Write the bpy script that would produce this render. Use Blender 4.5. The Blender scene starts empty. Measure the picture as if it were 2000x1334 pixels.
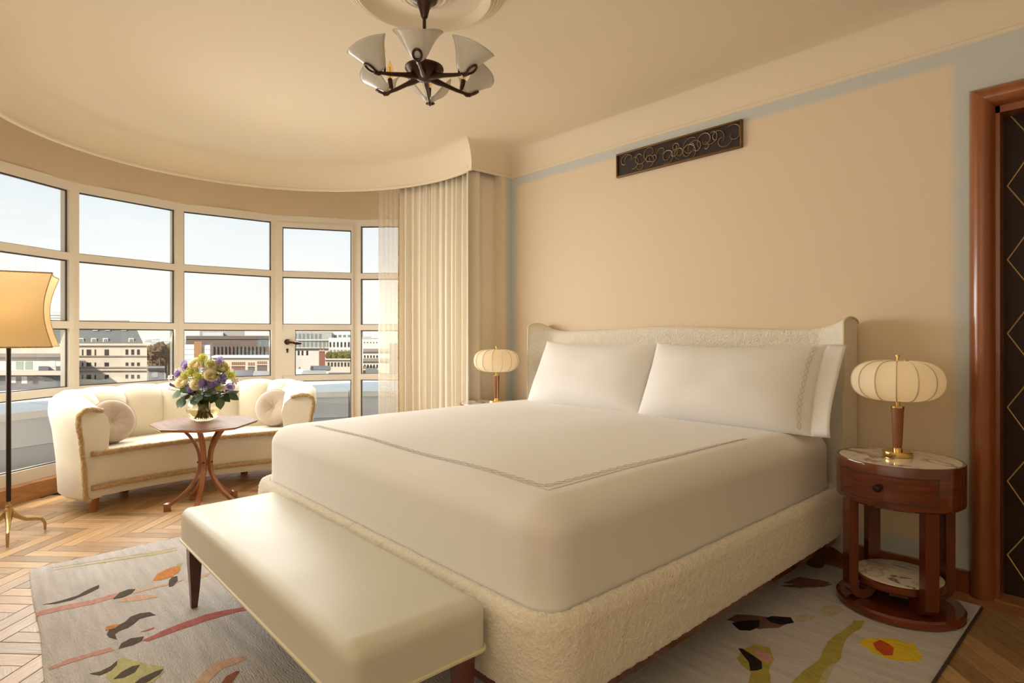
import bpy, bmesh, math, random
from mathutils import Vector, Matrix, noise
random.seed(7)
sc = bpy.context.scene
col = sc.collection
PI = math.pi
rad = math.radians

# ------------------------------------------------------------------ camera
FPX, HZ, CH = 1144.0, 655.0, 1.15            # focal length in pixels, horizon row, eye height
YAW = math.atan2(FPX, 1037.0)                # view direction turned from +Y toward -X
DX, DY = -math.sin(YAW), math.cos(YAW)
RX, RY = math.cos(YAW), math.sin(YAW)
cam = bpy.data.cameras.new('camera')
cam.sensor_width = 36.0
cam.lens = FPX / 2000.0 * 36.0
cam.shift_y = -12.0 / 2000.0
cam.clip_end = 3000
camo = bpy.data.objects.new('camera', cam)
camo.location = (0, 0, CH)
camo.rotation_euler = (PI / 2, 0, YAW)
col.objects.link(camo)
sc.camera = camo

# ------------------------------------------------------------------ sky, sun, added area lights, exposure
w = bpy.data.worlds.new('sky')
sc.world = w
w.use_nodes = True
nt = w.node_tree
nt.nodes.clear()
wo = nt.nodes.new('ShaderNodeOutputWorld')
bg = nt.nodes.new('ShaderNodeBackground')
bg.inputs[1].default_value = 1.06
tc = nt.nodes.new('ShaderNodeTexCoord')
sp = nt.nodes.new('ShaderNodeSeparateXYZ')
cr = nt.nodes.new('ShaderNodeValToRGB')
e = cr.color_ramp.elements
e[0].position = 0.0; e[0].color = (1.0, 0.965, 0.88, 1)
e[1].position = 1.0; e[1].color = (0.55, 0.70, 0.88, 1)
for p_, c_ in ((0.05, (0.99, 0.98, 0.94, 1)), (0.13, (0.92, 0.95, 0.96, 1)), (0.24, (0.74, 0.84, 0.90, 1)), (0.5, (0.66, 0.78, 0.90, 1))):
    q = e.new(p_); q.color = c_
mp = nt.nodes.new('ShaderNodeMapping'); mp.inputs['Scale'].default_value = (1.5, 1.5, 14)
nz = nt.nodes.new('ShaderNodeTexNoise'); nz.inputs['Scale'].default_value = 2.2; nz.inputs['Detail'].default_value = 6
cr2 = nt.nodes.new('ShaderNodeValToRGB')
cr2.color_ramp.elements[0].position = 0.50; cr2.color_ramp.elements[0].color = (0, 0, 0, 1)
cr2.color_ramp.elements[1].position = 0.75; cr2.color_ramp.elements[1].color = (0.55, 0.55, 0.55, 1)
mx = nt.nodes.new('ShaderNodeMixRGB'); mx.inputs[2].default_value = (0.98, 0.97, 0.94, 1)
L = nt.links.new
L(tc.outputs['Generated'], sp.inputs[0]); L(sp.outputs[2], cr.inputs[0])
L(tc.outputs['Generated'], mp.inputs[0]); L(mp.outputs[0], nz.inputs[0]); L(nz.outputs[0], cr2.inputs[0])
L(cr2.outputs[0], mx.inputs[0]); L(cr.outputs[0], mx.inputs[1]); L(mx.outputs[0], bg.inputs[0]); L(bg.outputs[0], wo.inputs[0])

def light(name, kind, loc, energy, color, **kw):
    l = bpy.data.lights.new(name, kind)
    l.energy = energy
    l.color = color
    for k, v in kw.items():
        setattr(l, k, v)
    o = bpy.data.objects.new(name, l)
    o.location = loc
    col.objects.link(o)
    return o

sun = light('sun', 'SUN', (30, -30, 60), 5.0, (1.0, 0.90, 0.76), angle=rad(2))
sun.rotation_euler = Vector((DX * 0.75 + RX * 0.35, DY * 0.75 + RY * 0.35, -0.62)).to_track_quat('-Z', 'Y').to_euler()

# soft area lights added inside each glazed facet to strengthen the bay daylight
BAYC, BAYR = (-3.65, 1.58), 2.25
MULL = [250.7, 229.5, 208.35, 187.1, 165.6, 145.5, 124.8]
def bay(a, r=BAYR):
    return (BAYC[0] + r * math.cos(rad(a)), BAYC[1] + r * math.sin(rad(a)))
DAY = 19.0
for i in range(5):
    am = (MULL[i] + MULL[i + 1]) / 2
    x, y = bay(am, BAYR - 0.17)
    o = light('bay_daylight_boost', 'AREA', (x, y, 1.42), DAY, (1.0, 0.965, 0.89), shape='RECTANGLE', size=0.78, size_y=1.75, spread=rad(135))
    o.rotation_euler = Vector((BAYC[0] - x, BAYC[1] - y, -1.05)).to_track_quat('-Z', 'Z').to_euler()
# unseen area lights added behind the camera: a frontal fill and an upward ceiling fill
o = light('rear_fill', 'AREA', (-0.6, -2.35, 1.5), 7.0, (1.0, 0.965, 0.88), shape='RECTANGLE', size=4.5, size_y=2.0)
o.rotation_euler = Vector((0, 1, 0)).to_track_quat('-Z', 'Z').to_euler()
o = light('ceiling_fill', 'AREA', (-0.4, -1.3, 1.0), 49.0, (1.0, 0.965, 0.88), shape='RECTANGLE', size=3.6, size_y=1.8)
o.rotation_euler = (PI, 0, 0)

sc.view_settings.view_transform = 'Standard'
sc.view_settings.look = 'None'
sc.view_settings.exposure = 0.05
sc.view_settings.gamma = 1.0
sc.view_settings.use_curve_mapping = False
sc.cycles.use_denoising = True
sc.cycles.max_bounces = 10
sc.cycles.diffuse_bounces = 5
sc.cycles.transparent_max_bounces = 16
sc.cycles.sample_clamp_indirect = 8.0
sc.cycles.caustics_reflective = False
sc.cycles.caustics_refractive = False

# ------------------------------------------------------------------ helpers
def atz(x, y, z=0.0):
    vx, vy, vz = DX * FPX + RX * (x - 1000), DY * FPX + RY * (x - 1000), HZ - y
    t = (z - CH) / vz
    return (vx * t, vy * t, z)

def at_depth(x, y, D):
    o_ = (x - 1000) / FPX * D
    return (DX * D + RX * o_, DY * D + RY * o_, CH + (HZ - y) / FPX * D)

def depth_of(p):
    return p[0] * DX + p[1] * DY

def srgb(r, g, b):
    f = lambda c: (c / 255 / 12.92) if c / 255 <= 0.04045 else ((c / 255 + 0.055) / 1.055) ** 2.4
    return (f(r), f(g), f(b))

ORG = {}

class MB:
    def __init__(s):
        s.v, s.f = [], []
    def add(s, vs, fs):
        n = len(s.v)
        s.v += [tuple(p) for p in vs]
        s.f += [tuple(i + n for i in f) for f in fs]
        return s
    def box(s, x0, y0, z0, x1, y1, z1):
        vs = [(x0, y0, z0), (x1, y0, z0), (x1, y1, z0), (x0, y1, z0), (x0, y0, z1), (x1, y0, z1), (x1, y1, z1), (x0, y1, z1)]
        return s.add(vs, [(0, 3, 2, 1), (4, 5, 6, 7), (0, 1, 5, 4), (1, 2, 6, 5), (2, 3, 7, 6), (3, 0, 4, 7)])
    def obox(s, c, ux, uy, uz, bev=0.0):
        c, ux, uy, uz = Vector(c), Vector(ux), Vector(uy), Vector(uz)
        vs = [c + ux * a + uy * b + uz * d for d in (-1, 1) for a, b in ((-1, -1), (1, -1), (1, 1), (-1, 1))]
        return s.add(vs, [(0, 3, 2, 1), (4, 5, 6, 7), (0, 1, 5, 4), (1, 2, 6, 5), (2, 3, 7, 6), (3, 0, 4, 7)])
    def bbox(s, x0, y0, z0, x1, y1, z1, r=0.01, seg=2):
        bm = bmesh.new()
        bmesh.ops.create_cube(bm, size=1)
        for v in bm.verts:
            v.co = ((x0 + x1) / 2 + v.co.x * (x1 - x0), (y0 + y1) / 2 + v.co.y * (y1 - y0), (z0 + z1) / 2 + v.co.z * (z1 - z0))
        bmesh.ops.bevel(bm, geom=bm.edges[:], offset=r, segments=seg, affect='EDGES', profile=0.5)
        bm.verts.index_update()
        s.add([v.co[:] for v in bm.verts], [[v.index for v in f.verts] for f in bm.faces])
        bm.free()
        return s
    def soft(s, c, h, r, n=20, fn=None):
        """rounded box of half sizes h about c; fn deforms each point"""
        cache = {}
        vs, fs = [], []
        def key(i, j, k):
            if (i, j, k) not in cache:
                q = [(-1 + 2 * t / n) for t in (i, j, k)]
                q = [math.copysign(abs(t) ** 0.8, t) for t in q]
                q = [q[a] * h[a] for a in range(3)]
                inn = [max(-(h[a] - r), min(h[a] - r, q[a])) for a in range(3)]
                df = [q[a] - inn[a] for a in range(3)]
                l = math.sqrt(sum(t * t for t in df))
                if l > 1e-9:
                    q = [inn[a] + r * df[a] / l for a in range(3)]
                if fn:
                    q = fn(*q)
                cache[(i, j, k)] = len(vs)
                vs.append((c[0] + q[0], c[1] + q[1], c[2] + q[2]))
            return cache[(i, j, k)]
        for a in range(n):
            for b in range(n):
                fs.append((key(a, b, 0), key(a, b + 1, 0), key(a + 1, b + 1, 0), key(a + 1, b, 0)))
                fs.append((key(a, b, n), key(a + 1, b, n), key(a + 1, b + 1, n), key(a, b + 1, n)))
                fs.append((key(a, 0, b), key(a + 1, 0, b), key(a + 1, 0, b + 1), key(a, 0, b + 1)))
                fs.append((key(a, n, b), key(a, n, b + 1), key(a + 1, n, b + 1), key(a + 1, n, b)))
                fs.append((key(0, a, b), key(0, a, b + 1), key(0, a + 1, b + 1), key(0, a + 1, b)))
                fs.append((key(n, a, b), key(n, a + 1, b), key(n, a + 1, b + 1), key(n, a, b + 1)))
        return s.add(vs, fs)
    def lathe(s, prof, c=(0, 0, 0), n=32, fn=None, closed=False):
        m = len(prof)
        vs, fs = [], []
        for k in range(n):
            a = 2 * PI * k / n
            for (r, z) in prof:
                rr = r * (fn(a, z) if fn else 1)
                vs.append((c[0] + rr * math.cos(a), c[1] + rr * math.sin(a), c[2] + z))
        for k in range(n):
            k2 = (k + 1) % n
            for j in range(m - 1 + (1 if closed else 0)):
                j2 = (j + 1) % m
                fs.append((k * m + j, k2 * m + j, k2 * m + j2, k * m + j2))
        if not closed:
            if prof[0][0] > 1e-6:
                fs.append(tuple(k * m for k in reversed(range(n))))
            if prof[-1][0] > 1e-6:
                fs.append(tuple(k * m + m - 1 for k in range(n)))
        return s.add(vs, fs)
    def tube(s, path, r, n=8, closed=False, cap=True):
        P = [Vector(p) for p in path]
        m = len(P)
        rr = r if isinstance(r, (list, tuple)) else [r] * m
        T = []
        for i in range(m):
            a = P[(i - 1) % m] if (closed or i > 0) else P[i]
            b = P[(i + 1) % m] if (closed or i < m - 1) else P[i]
            t = (b - a)
            T.append(t.normalized() if t.length > 1e-9 else Vector((0, 0, 1)))
        up = Vector((0, 0, 1)) if abs(T[0].z) < 0.9 else Vector((1, 0, 0))
        N = (up - T[0] * up.dot(T[0])).normalized()
        vs, fs = [], []
        for i in range(m):
            N = (N - T[i] * N.dot(T[i]))
            N = N.normalized() if N.length > 1e-6 else Vector((1, 0, 0))
            B = T[i].cross(N)
            for k in range(n):
                a = 2 * PI * k / n
                vs.append(P[i] + (N * math.cos(a) + B * math.sin(a)) * rr[i])
        for i in range(m if closed else m - 1):
            i2 = (i + 1) % m
            for k in range(n):
                k2 = (k + 1) % n
                fs.append((i * n + k, i * n + k2, i2 * n + k2, i2 * n + k))
        if cap and not closed:
            fs.append(tuple(reversed(range(n))))
            fs.append(tuple((m - 1) * n + k for k in range(n)))
        return s.add(vs, fs)
    def bar(s, path, hw, side, ht=None):
        """rectangular section swept along path; side = constant sideways unit vector"""
        P = [Vector(p) for p in path]
        S = Vector(side).normalized()
        m = len(P)
        hws = hw if isinstance(hw, (list, tuple)) else [hw] * m
        ht = ht if ht is not None else hws
        hts = ht if isinstance(ht, (list, tuple)) else [ht] * m
        vs, fs = [], []
        for i in range(m):
            t = (P[min(i + 1, m - 1)] - P[max(i - 1, 0)]).normalized()
            N = t.cross(S).normalized()
            for a, b in ((-1, -1), (1, -1), (1, 1), (-1, 1)):
                vs.append(P[i] + S * a * hws[i] + N * b * hts[i])
        for i in range(m - 1):
            for k in range(4):
                k2 = (k + 1) % 4
                fs.append((i * 4 + k, i * 4 + k2, i * 4 + 4 + k2, i * 4 + 4 + k))
        fs.append((3, 2, 1, 0)); fs.append(tuple((m - 1) * 4 + k for k in range(4)))
        return s.add(vs, fs)
    def grid(s, fn, nu, nv, cu=False, cv=False):
        vs = [fn(i / (nu if cu else nu), j / nv) for i in range(nu + (0 if cu else 1)) for j in range(nv + (0 if cv else 1))]
        mv = nv + (0 if cv else 1)
        mu = nu + (0 if cu else 1)
        fs = []
        for i in range(nu):
            for j in range(nv):
                i2, j2 = (i + 1) % mu, (j + 1) % mv
                fs.append((i * mv + j, i2 * mv + j, i2 * mv + j2, i * mv + j2))
        return s.add(vs, fs)
    def prism(s, poly, z0, z1):
        n = len(poly)
        vs = [(p[0], p[1], z0) for p in poly] + [(p[0], p[1], z1) for p in poly]
        fs = [tuple(reversed(range(n))), tuple(range(n, 2 * n))] + [(i, (i + 1) % n, n + (i + 1) % n, n + i) for i in range(n)]
        return s.add(vs, fs)
    def mesh(s, name, org=(0, 0, 0), smooth=True, ang=38):
        me = bpy.data.meshes.new(name)
        me.from_pydata([(v[0] - org[0], v[1] - org[1], v[2] - org[2]) for v in s.v], [], s.f)
        bm = bmesh.new(); bm.from_mesh(me)
        bmesh.ops.recalc_face_normals(bm, faces=bm.faces)
        bm.to_mesh(me); bm.free()
        if smooth:
            me.polygons.foreach_set('use_smooth', [True] * len(me.polygons))
            me.set_sharp_from_angle(angle=rad(ang))
        return me

def tag(o, label=None, cat=None, group=None, kind=None):
    if label: o['label'] = label
    if cat: o['category'] = cat
    if group: o['group'] = group
    if kind: o['kind'] = kind
    return o

def thing(name, label, cat, loc, group=None, kind=None):
    o = bpy.data.objects.new(name, None)
    o.empty_display_size = 0.05
    o.location = loc
    col.objects.link(o)
    ORG[o] = tuple(loc)
    return tag(o, label, cat, group, kind)

def part(name, mb, m, parent=None, smooth=True, ang=38, label=None, kind=None, org=None, loops=None):
    if parent is not None:
        og = ORG[parent]
    else:
        og = org if org else (0, 0, 0)
    o = bpy.data.objects.new(name, mb.mesh(name, og, smooth, ang))
    if parent is None:
        o.location = og
    else:
        o.parent = parent
    ORG[o] = og
    if loops:
        nv = [v.normal.copy() for v in o.data.vertices]
        for v, n_ in zip(o.data.vertices, nv):
            q = v.co
            v.co = q + n_ * loops[0] * (noise.noise(q * loops[1]) + 0.6 * noise.noise(q * loops[1] * 2.3))
    o.data.materials.append(m)
    col.objects.link(o)
    return tag(o, label, None, None, kind)

def struct(name, mb, m, label=None, **kw):
    return tag(part(name, mb, m, **kw), label, None, None, 'structure')

def copy_tree(o, parent=None):
    c = o.copy()
    col.objects.link(c)
    c.parent = parent
    for ch in list(o.children):
        copy_tree(ch, c)
    return c

# ------------------------------------------------------------------ materials
def mat(name, c, rough=0.5, metal=0.0, spec=0.5, bump=None, var=None, sheen=0.0, coat=0.0, emit=None, trans=0.0, rnd=0.0):
    m = bpy.data.materials.new(name)
    m.use_nodes = True
    t = m.node_tree
    b = t.nodes['Principled BSDF']
    c = tuple(c) + (1,)
    b.inputs['Base Color'].default_value = c
    b.inputs['Roughness'].default_value = rough
    b.inputs['Metallic'].default_value = metal
    b.inputs['Specular IOR Level'].default_value = spec
    b.inputs['Sheen Weight'].default_value = sheen
    b.inputs['Coat Weight'].default_value = coat
    b.inputs['Coat Roughness'].default_value = 0.06
    b.inputs['Transmission Weight'].default_value = trans
    if emit:
        b.inputs['Emission Color'].default_value = tuple(emit[:3]) + (1,)
        b.inputs['Emission Strength'].default_value = emit[3]
    co = t.nodes.new('ShaderNodeTexCoord')
    last = None
    if var:
        n = t.nodes.new('ShaderNodeTexNoise')
        mp_ = t.nodes.new('ShaderNodeMapping')
        mp_.inputs['Scale'].default_value = var[2] if len(var) > 2 else (1, 1, 1)
        n.inputs['Scale'].default_value = var[0]
        n.inputs['Detail'].default_value = 5
        r_ = t.nodes.new('ShaderNodeValToRGB')
        a = var[1]
        r_.color_ramp.elements[0].position = 0.3
        r_.color_ramp.elements[1].position = 0.7
        r_.color_ramp.elements[0].color = tuple(max(0, x * (1 - a)) for x in c[:3]) + (1,)
        r_.color_ramp.elements[1].color = tuple(min(1, x * (1 + a)) for x in c[:3]) + (1,)
        t.links.new(co.outputs['Object'], mp_.inputs[0]); t.links.new(mp_.outputs[0], n.inputs['Vector'])
        t.links.new(n.outputs[0], r_.inputs[0])
        last = r_.outputs[0]
    if rnd:
        oi = t.nodes.new('ShaderNodeObjectInfo')
        hs = t.nodes.new('ShaderNodeHueSaturation')
        mr = t.nodes.new('ShaderNodeMapRange')
        mr.inputs[3].default_value = 1 - rnd; mr.inputs[4].default_value = 1 + rnd
        t.links.new(oi.outputs['Random'], mr.inputs[0]); t.links.new(mr.outputs[0], hs.inputs['Value'])
        if last: t.links.new(last, hs.inputs['Color'])
        else: hs.inputs['Color'].default_value = c
        last = hs.outputs[0]
    if last:
        t.links.new(last, b.inputs['Base Color'])
    if bump:
        kind, scale, strength = bump[:3]
        bp = t.nodes.new('ShaderNodeBump')
        bp.inputs['Strength'].default_value = strength
        bp.inputs['Distance'].default_value = bump[3] if len(bump) > 3 else 0.01
        if kind == 'voronoi':
            n = t.nodes.new('ShaderNodeTexVoronoi'); n.inputs['Scale'].default_value = scale
        else:
            n = t.nodes.new('ShaderNodeTexNoise'); n.inputs['Scale'].default_value = scale; n.inputs['Detail'].default_value = 4
        if len(bump) > 4:
            mp2 = t.nodes.new('ShaderNodeMapping'); mp2.inputs['Scale'].default_value = bump[4]
            t.links.new(co.outputs['Object'], mp2.inputs[0]); t.links.new(mp2.outputs[0], n.inputs['Vector'])
        else:
            t.links.new(co.outputs['Object'], n.inputs['Vector'])
        t.links.new(n.outputs[0], bp.inputs['Height'])
        t.links.new(bp.outputs[0], b.inputs['Normal'])
    return m

def wood(name, c1, c2, rough=0.3, scale=3.0, stretch=(1, 12, 12), coat=0.0, rnd=0.0, spec=0.5, bump=0.0):
    m = mat(name, c1, rough, coat=coat, spec=spec)
    t = m.node_tree
    b = t.nodes['Principled BSDF']
    co = t.nodes.new('ShaderNodeTexCoord'); mp_ = t.nodes.new('ShaderNodeMapping')
    mp_.inputs['Scale'].default_value = stretch
    n = t.nodes.new('ShaderNodeTexNoise'); n.inputs['Scale'].default_value = scale; n.inputs['Detail'].default_value = 6; n.inputs['Distortion'].default_value = 0.8
    r_ = t.nodes.new('ShaderNodeValToRGB')
    r_.color_ramp.elements[0].position = 0.32; r_.color_ramp.elements[0].color = tuple(c1) + (1,)
    r_.color_ramp.elements[1].position = 0.68; r_.color_ramp.elements[1].color = tuple(c2) + (1,)
    oi = t.nodes.new('ShaderNodeObjectInfo')
    ad = t.nodes.new('ShaderNodeVectorMath'); ad.operation = 'ADD'
    t.links.new(co.outputs['Object'], ad.inputs[0])
    if rnd:
        sc_ = t.nodes.new('ShaderNodeMath'); sc_.operation = 'MULTIPLY'; sc_.inputs[1].default_value = 37.0
        t.links.new(oi.outputs['Random'], sc_.inputs[0]); t.links.new(sc_.outputs[0], ad.inputs[1])
    t.links.new(ad.outputs[0], mp_.inputs[0]); t.links.new(mp_.outputs[0], n.inputs['Vector']); t.links.new(n.outputs[0], r_.inputs[0])
    out = r_.outputs[0]
    if rnd:
        hs = t.nodes.new('ShaderNodeHueSaturation'); mr = t.nodes.new('ShaderNodeMapRange')
        mr.inputs[3].default_value = 1 - rnd; mr.inputs[4].default_value = 1 + rnd
        t.links.new(oi.outputs['Random'], mr.inputs[0]); t.links.new(mr.outputs[0], hs.inputs['Value']); t.links.new(out, hs.inputs['Color'])
        out = hs.outputs[0]
    t.links.new(out, b.inputs['Base Color'])
    if bump:
        bp = t.nodes.new('ShaderNodeBump'); bp.inputs['Strength'].default_value = bump; bp.inputs['Distance'].default_value = 0.003
        t.links.new(n.outputs[0], bp.inputs['Height']); t.links.new(bp.outputs[0], b.inputs['Normal'])
    return m

def marble(name):
    m = mat(name, (0.8, 0.76, 0.66), 0.12, coat=0.3)
    t = m.node_tree; b = t.nodes['Principled BSDF']
    co = t.nodes.new('ShaderNodeTexCoord')
    mp_ = t.nodes.new('ShaderNodeMapping'); mp_.inputs['Scale'].default_value = (1, 1.8, 1); mp_.inputs['Rotation'].default_value = (0, 0, 0.6)
    n = t.nodes.new('ShaderNodeTexNoise'); n.inputs['Scale'].default_value = 3.4; n.inputs['Detail'].default_value = 9; n.inputs['Distortion'].default_value = 1.2
    r_ = t.nodes.new('ShaderNodeValToRGB')
    el = r_.color_ramp.elements
    base = (0.80, 0.75, 0.63, 1)
    el[0].position = 0.0; el[0].color = base
    el[1].position = 1.0; el[1].color = (0.74, 0.66, 0.54, 1)
    for p_, c_ in ((0.40, base), (0.425, (0.50, 0.40, 0.34, 1)), (0.45, base), (0.545, base), (0.565, (0.42, 0.33, 0.29, 1)), (0.578, (0.09, 0.06, 0.06, 1)), (0.592, (0.45, 0.36, 0.31, 1)), (0.62, base)):
        q = el.new(p_); q.color = c_
    t.links.new(co.outputs['Object'], mp_.inputs[0]); t.links.new(mp_.outputs[0], n.inputs['Vector']); t.links.new(n.outputs[0], r_.inputs[0])
    t.links.new(r_.outputs[0], b.inputs['Base Color'])
    return m

def mixshader(name, a, b, fac):
    """a, b: builder functions returning shader sockets"""
    m = bpy.data.materials.new(name); m.use_nodes = True
    t = m.node_tree; t.nodes.clear()
    o = t.nodes.new('ShaderNodeOutputMaterial'); mxs = t.nodes.new('ShaderNodeMixShader')
    if fac == 'fresnel':
        fr = t.nodes.new('ShaderNodeLayerWeight'); fr.inputs[0].default_value = 0.5
        pw = t.nodes.new('ShaderNodeMath'); pw.operation = 'POWER'; pw.inputs[1].default_value = 4.0
        mr = t.nodes.new('ShaderNodeMapRange'); mr.inputs[3].default_value = 0.025; mr.inputs[4].default_value = 0.55
        t.links.new(fr.outputs['Facing'], pw.inputs[0]); t.links.new(pw.outputs[0], mr.inputs[0]); t.links.new(mr.outputs[0], mxs.inputs[0])
    else:
        mxs.inputs[0].default_value = fac
    t.links.new(a(t), mxs.inputs[1]); t.links.new(b(t), mxs.inputs[2]); t.links.new(mxs.outputs[0], o.inputs[0])
    return m

def sh(kind, c, rough=None):
    def f(t):
        n = t.nodes.new(kind)
        n.inputs['Color'].default_value = tuple(c) + (1,)
        if rough is not None: n.inputs['Roughness'].default_value = rough
        return n.outputs[0]
    return f

M = {}
M['ceiling'] = mat('cream_plaster', (0.80, 0.70, 0.54), 0.85, spec=0.2, bump=('noise', 60, 0.03, 0.002))
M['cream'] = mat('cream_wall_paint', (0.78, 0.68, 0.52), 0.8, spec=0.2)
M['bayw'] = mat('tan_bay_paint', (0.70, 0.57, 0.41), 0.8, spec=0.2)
M['frame'] = mat('cream_window_paint', (0.82, 0.76, 0.66), 0.4)
M['gasket'] = mat('dark_gasket', (0.06, 0.045, 0.035), 0.6)
M['glass'] = mixshader('window_glass', sh('ShaderNodeBsdfTransparent', (0.98, 0.985, 0.98)), sh('ShaderNodeBsdfGlossy', (1, 1, 1), 0.0), 'fresnel')
M['sheet'] = mat('white_cotton', (0.83, 0.81, 0.79), 0.75, spec=0.25, sheen=0.15, bump=('noise', 3.5, 0.06, 0.02))
M['thread'] = mat('grey_brown_thread', (0.40, 0.34, 0.28), 0.6)
M['boucle'] = mat('cream_boucle', (0.87, 0.81, 0.68), 0.95, spec=0.1, sheen=0.4, var=(110, 0.05), bump=('noise', 110, 0.75, 0.010))
M['leather'] = mat('celadon_leather', (0.67, 0.66, 0.56), 0.44, spec=0.4, bump=('noise', 14, 0.03, 0.01))
M['piping'] = mat('cream_piping', (0.72, 0.66, 0.46), 0.5)
M['mahog'] = wood('mahogany', (0.075, 0.012, 0.004), (0.165, 0.030, 0.009), 0.2, 4, (3, 3, 0.5), coat=0.6)
M['mahogh'] = wood('mahogany_horizontal', (0.085, 0.014, 0.0045), (0.20, 0.040, 0.011), 0.12, 4, (1.2, 1.2, 9), coat=0.7)
M['doorwood'] = wood('cherry_door_frame', (0.22, 0.062, 0.018), (0.34, 0.11, 0.035), 0.28, 3, (6, 6, 0.5), coat=0.4)
M['walnut'] = wood('dark_walnut', (0.055, 0.018, 0.009), (0.11, 0.035, 0.016), 0.3, 5, (5, 5, 0.6), coat=0.2)
M['cherry'] = wood('cherry_table', (0.22, 0.07, 0.022), (0.34, 0.125, 0.045), 0.25, 5, (2, 2, 2), coat=0.4)
M['tabletop'] = wood('brown_veneer', (0.085, 0.028, 0.012), (0.17, 0.062, 0.024), 0.5, 4, (1, 9, 1), coat=0.0, spec=0.12)
M['oak'] = wood('oak_plank', (0.38, 0.225, 0.10), (0.53, 0.345, 0.175), 0.34, 6, (1.5, 22, 1), rnd=0.30, spec=0.5, bump=0.6)
M['oakbase'] = wood('oak_sill', (0.36, 0.16, 0.06), (0.48, 0.24, 0.10), 0.35, 4, (2, 2, 8))
M['subfloor'] = mat('joint_dark', (0.035, 0.02, 0.01), 0.8)
M['marble'] = marble('veined_cream_marble')
M['brass'] = mat('polished_brass', (0.80, 0.56, 0.20), 0.16, 1.0)
M['brassdull'] = mat('aged_brass', (0.46, 0.32, 0.13), 0.35, 1.0)
M['bronze'] = mat('dark_bronze', (0.055, 0.028, 0.018), 0.32, 0.7)
M['darkmetal'] = mat('black_brown_metal', (0.035, 0.022, 0.016), 0.4, 0.6)
M['tanleather'] = mat('tan_stitched_leather', (0.27, 0.10, 0.042), 0.45, bump=('noise', 40, 0.2, 0.003))
M['velvet'] = mat('cream_velvet', (0.74, 0.68, 0.545), 0.8, spec=0.15, sheen=0.5, var=(6, 0.03))
M['fur'] = mat('tan_fur_trim', (0.50, 0.345, 0.165), 0.95, spec=0.1, sheen=0.5, var=(60, 0.25), bump=('noise', 90, 1.0, 0.01))
M['linen'] = mat('beige_linen', (0.50, 0.41, 0.33), 0.9, spec=0.1, sheen=0.3, var=(90, 0.10, (1, 6, 1)), bump=('noise', 120, 0.4, 0.004))
M['curtain'] = mixshader('cream_drape', sh('ShaderNodeBsdfDiffuse', (0.90, 0.83, 0.70)), sh('ShaderNodeBsdfTranslucent', (0.84, 0.72, 0.54)), 0.15)
def M_sheer(t):
    a = t.nodes.new('ShaderNodeMixShader'); a.inputs[0].default_value = 0.5
    x = t.nodes.new('ShaderNodeBsdfDiffuse'); x.inputs[0].default_value = (0.86, 0.77, 0.62, 1)
    y = t.nodes.new('ShaderNodeBsdfTranslucent'); y.inputs[0].default_value = (0.88, 0.80, 0.66, 1)
    t.links.new(x.outputs[0], a.inputs[1]); t.links.new(y.outputs[0], a.inputs[2])
    return a.outputs[0]
M['sheer'] = mixshader('ivory_voile', sh('ShaderNodeBsdfTransparent', (1, 0.98, 0.94)), M_sheer, 0.55)
M['lampshade'] = mixshader('ivory_silk_shade', sh('ShaderNodeBsdfDiffuse', (0.84, 0.77, 0.64)), sh('ShaderNodeBsdfTranslucent', (0.92, 0.82, 0.64)), 0.45)
M['goldshade'] = mixshader('gold_silk_shade', sh('ShaderNodeBsdfDiffuse', (0.66, 0.51, 0.30)), sh('ShaderNodeBsdfTranslucent', (0.78, 0.58, 0.30)), 0.4)
M['rib'] = mat('ivory_cord', (0.72, 0.62, 0.46), 0.7)
def M_frost(t):
    b = t.nodes.new('ShaderNodeBsdfPrincipled')
    b.inputs['Base Color'].default_value = (0.66, 0.62, 0.55, 1); b.inputs['Roughness'].default_value = 0.25
    return b.outputs[0]
M['frost'] = mixshader('frosted_glass', sh('ShaderNodeBsdfTransparent', (0.95, 0.95, 0.93)), lambda t: M_frost(t), 0.72)
M['clear'] = mixshader('clear_glass', sh('ShaderNodeBsdfTransparent', (0.97, 0.97, 0.95)), sh('ShaderNodeBsdfGlossy', (1, 1, 1), 0.02), 'fresnel')
M['bulb'] = mixshader('amber_bulb_glass', sh('ShaderNodeBsdfTransparent', (1.0, 0.86, 0.55)), sh('ShaderNodeBsdfGlossy', (1, 1, 1), 0.02), 'fresnel')
M['vent'] = mat('vent_dark', (0.022, 0.011, 0.008), 0.6)
M['ventframe'] = mat('bronze_frame', (0.17, 0.085, 0.03), 0.45, 0.5)
M['scroll'] = mat('antique_gold', (0.36, 0.25, 0.13), 0.45, 0.6)
M['doorleaf'] = mat('dark_lacquered_leather', (0.030, 0.013, 0.008), 0.5, spec=0.25, var=(7, 0.25))
M['inlay'] = mat('gold_inlay', (0.80, 0.58, 0.28), 0.4, 0.3)

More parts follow.
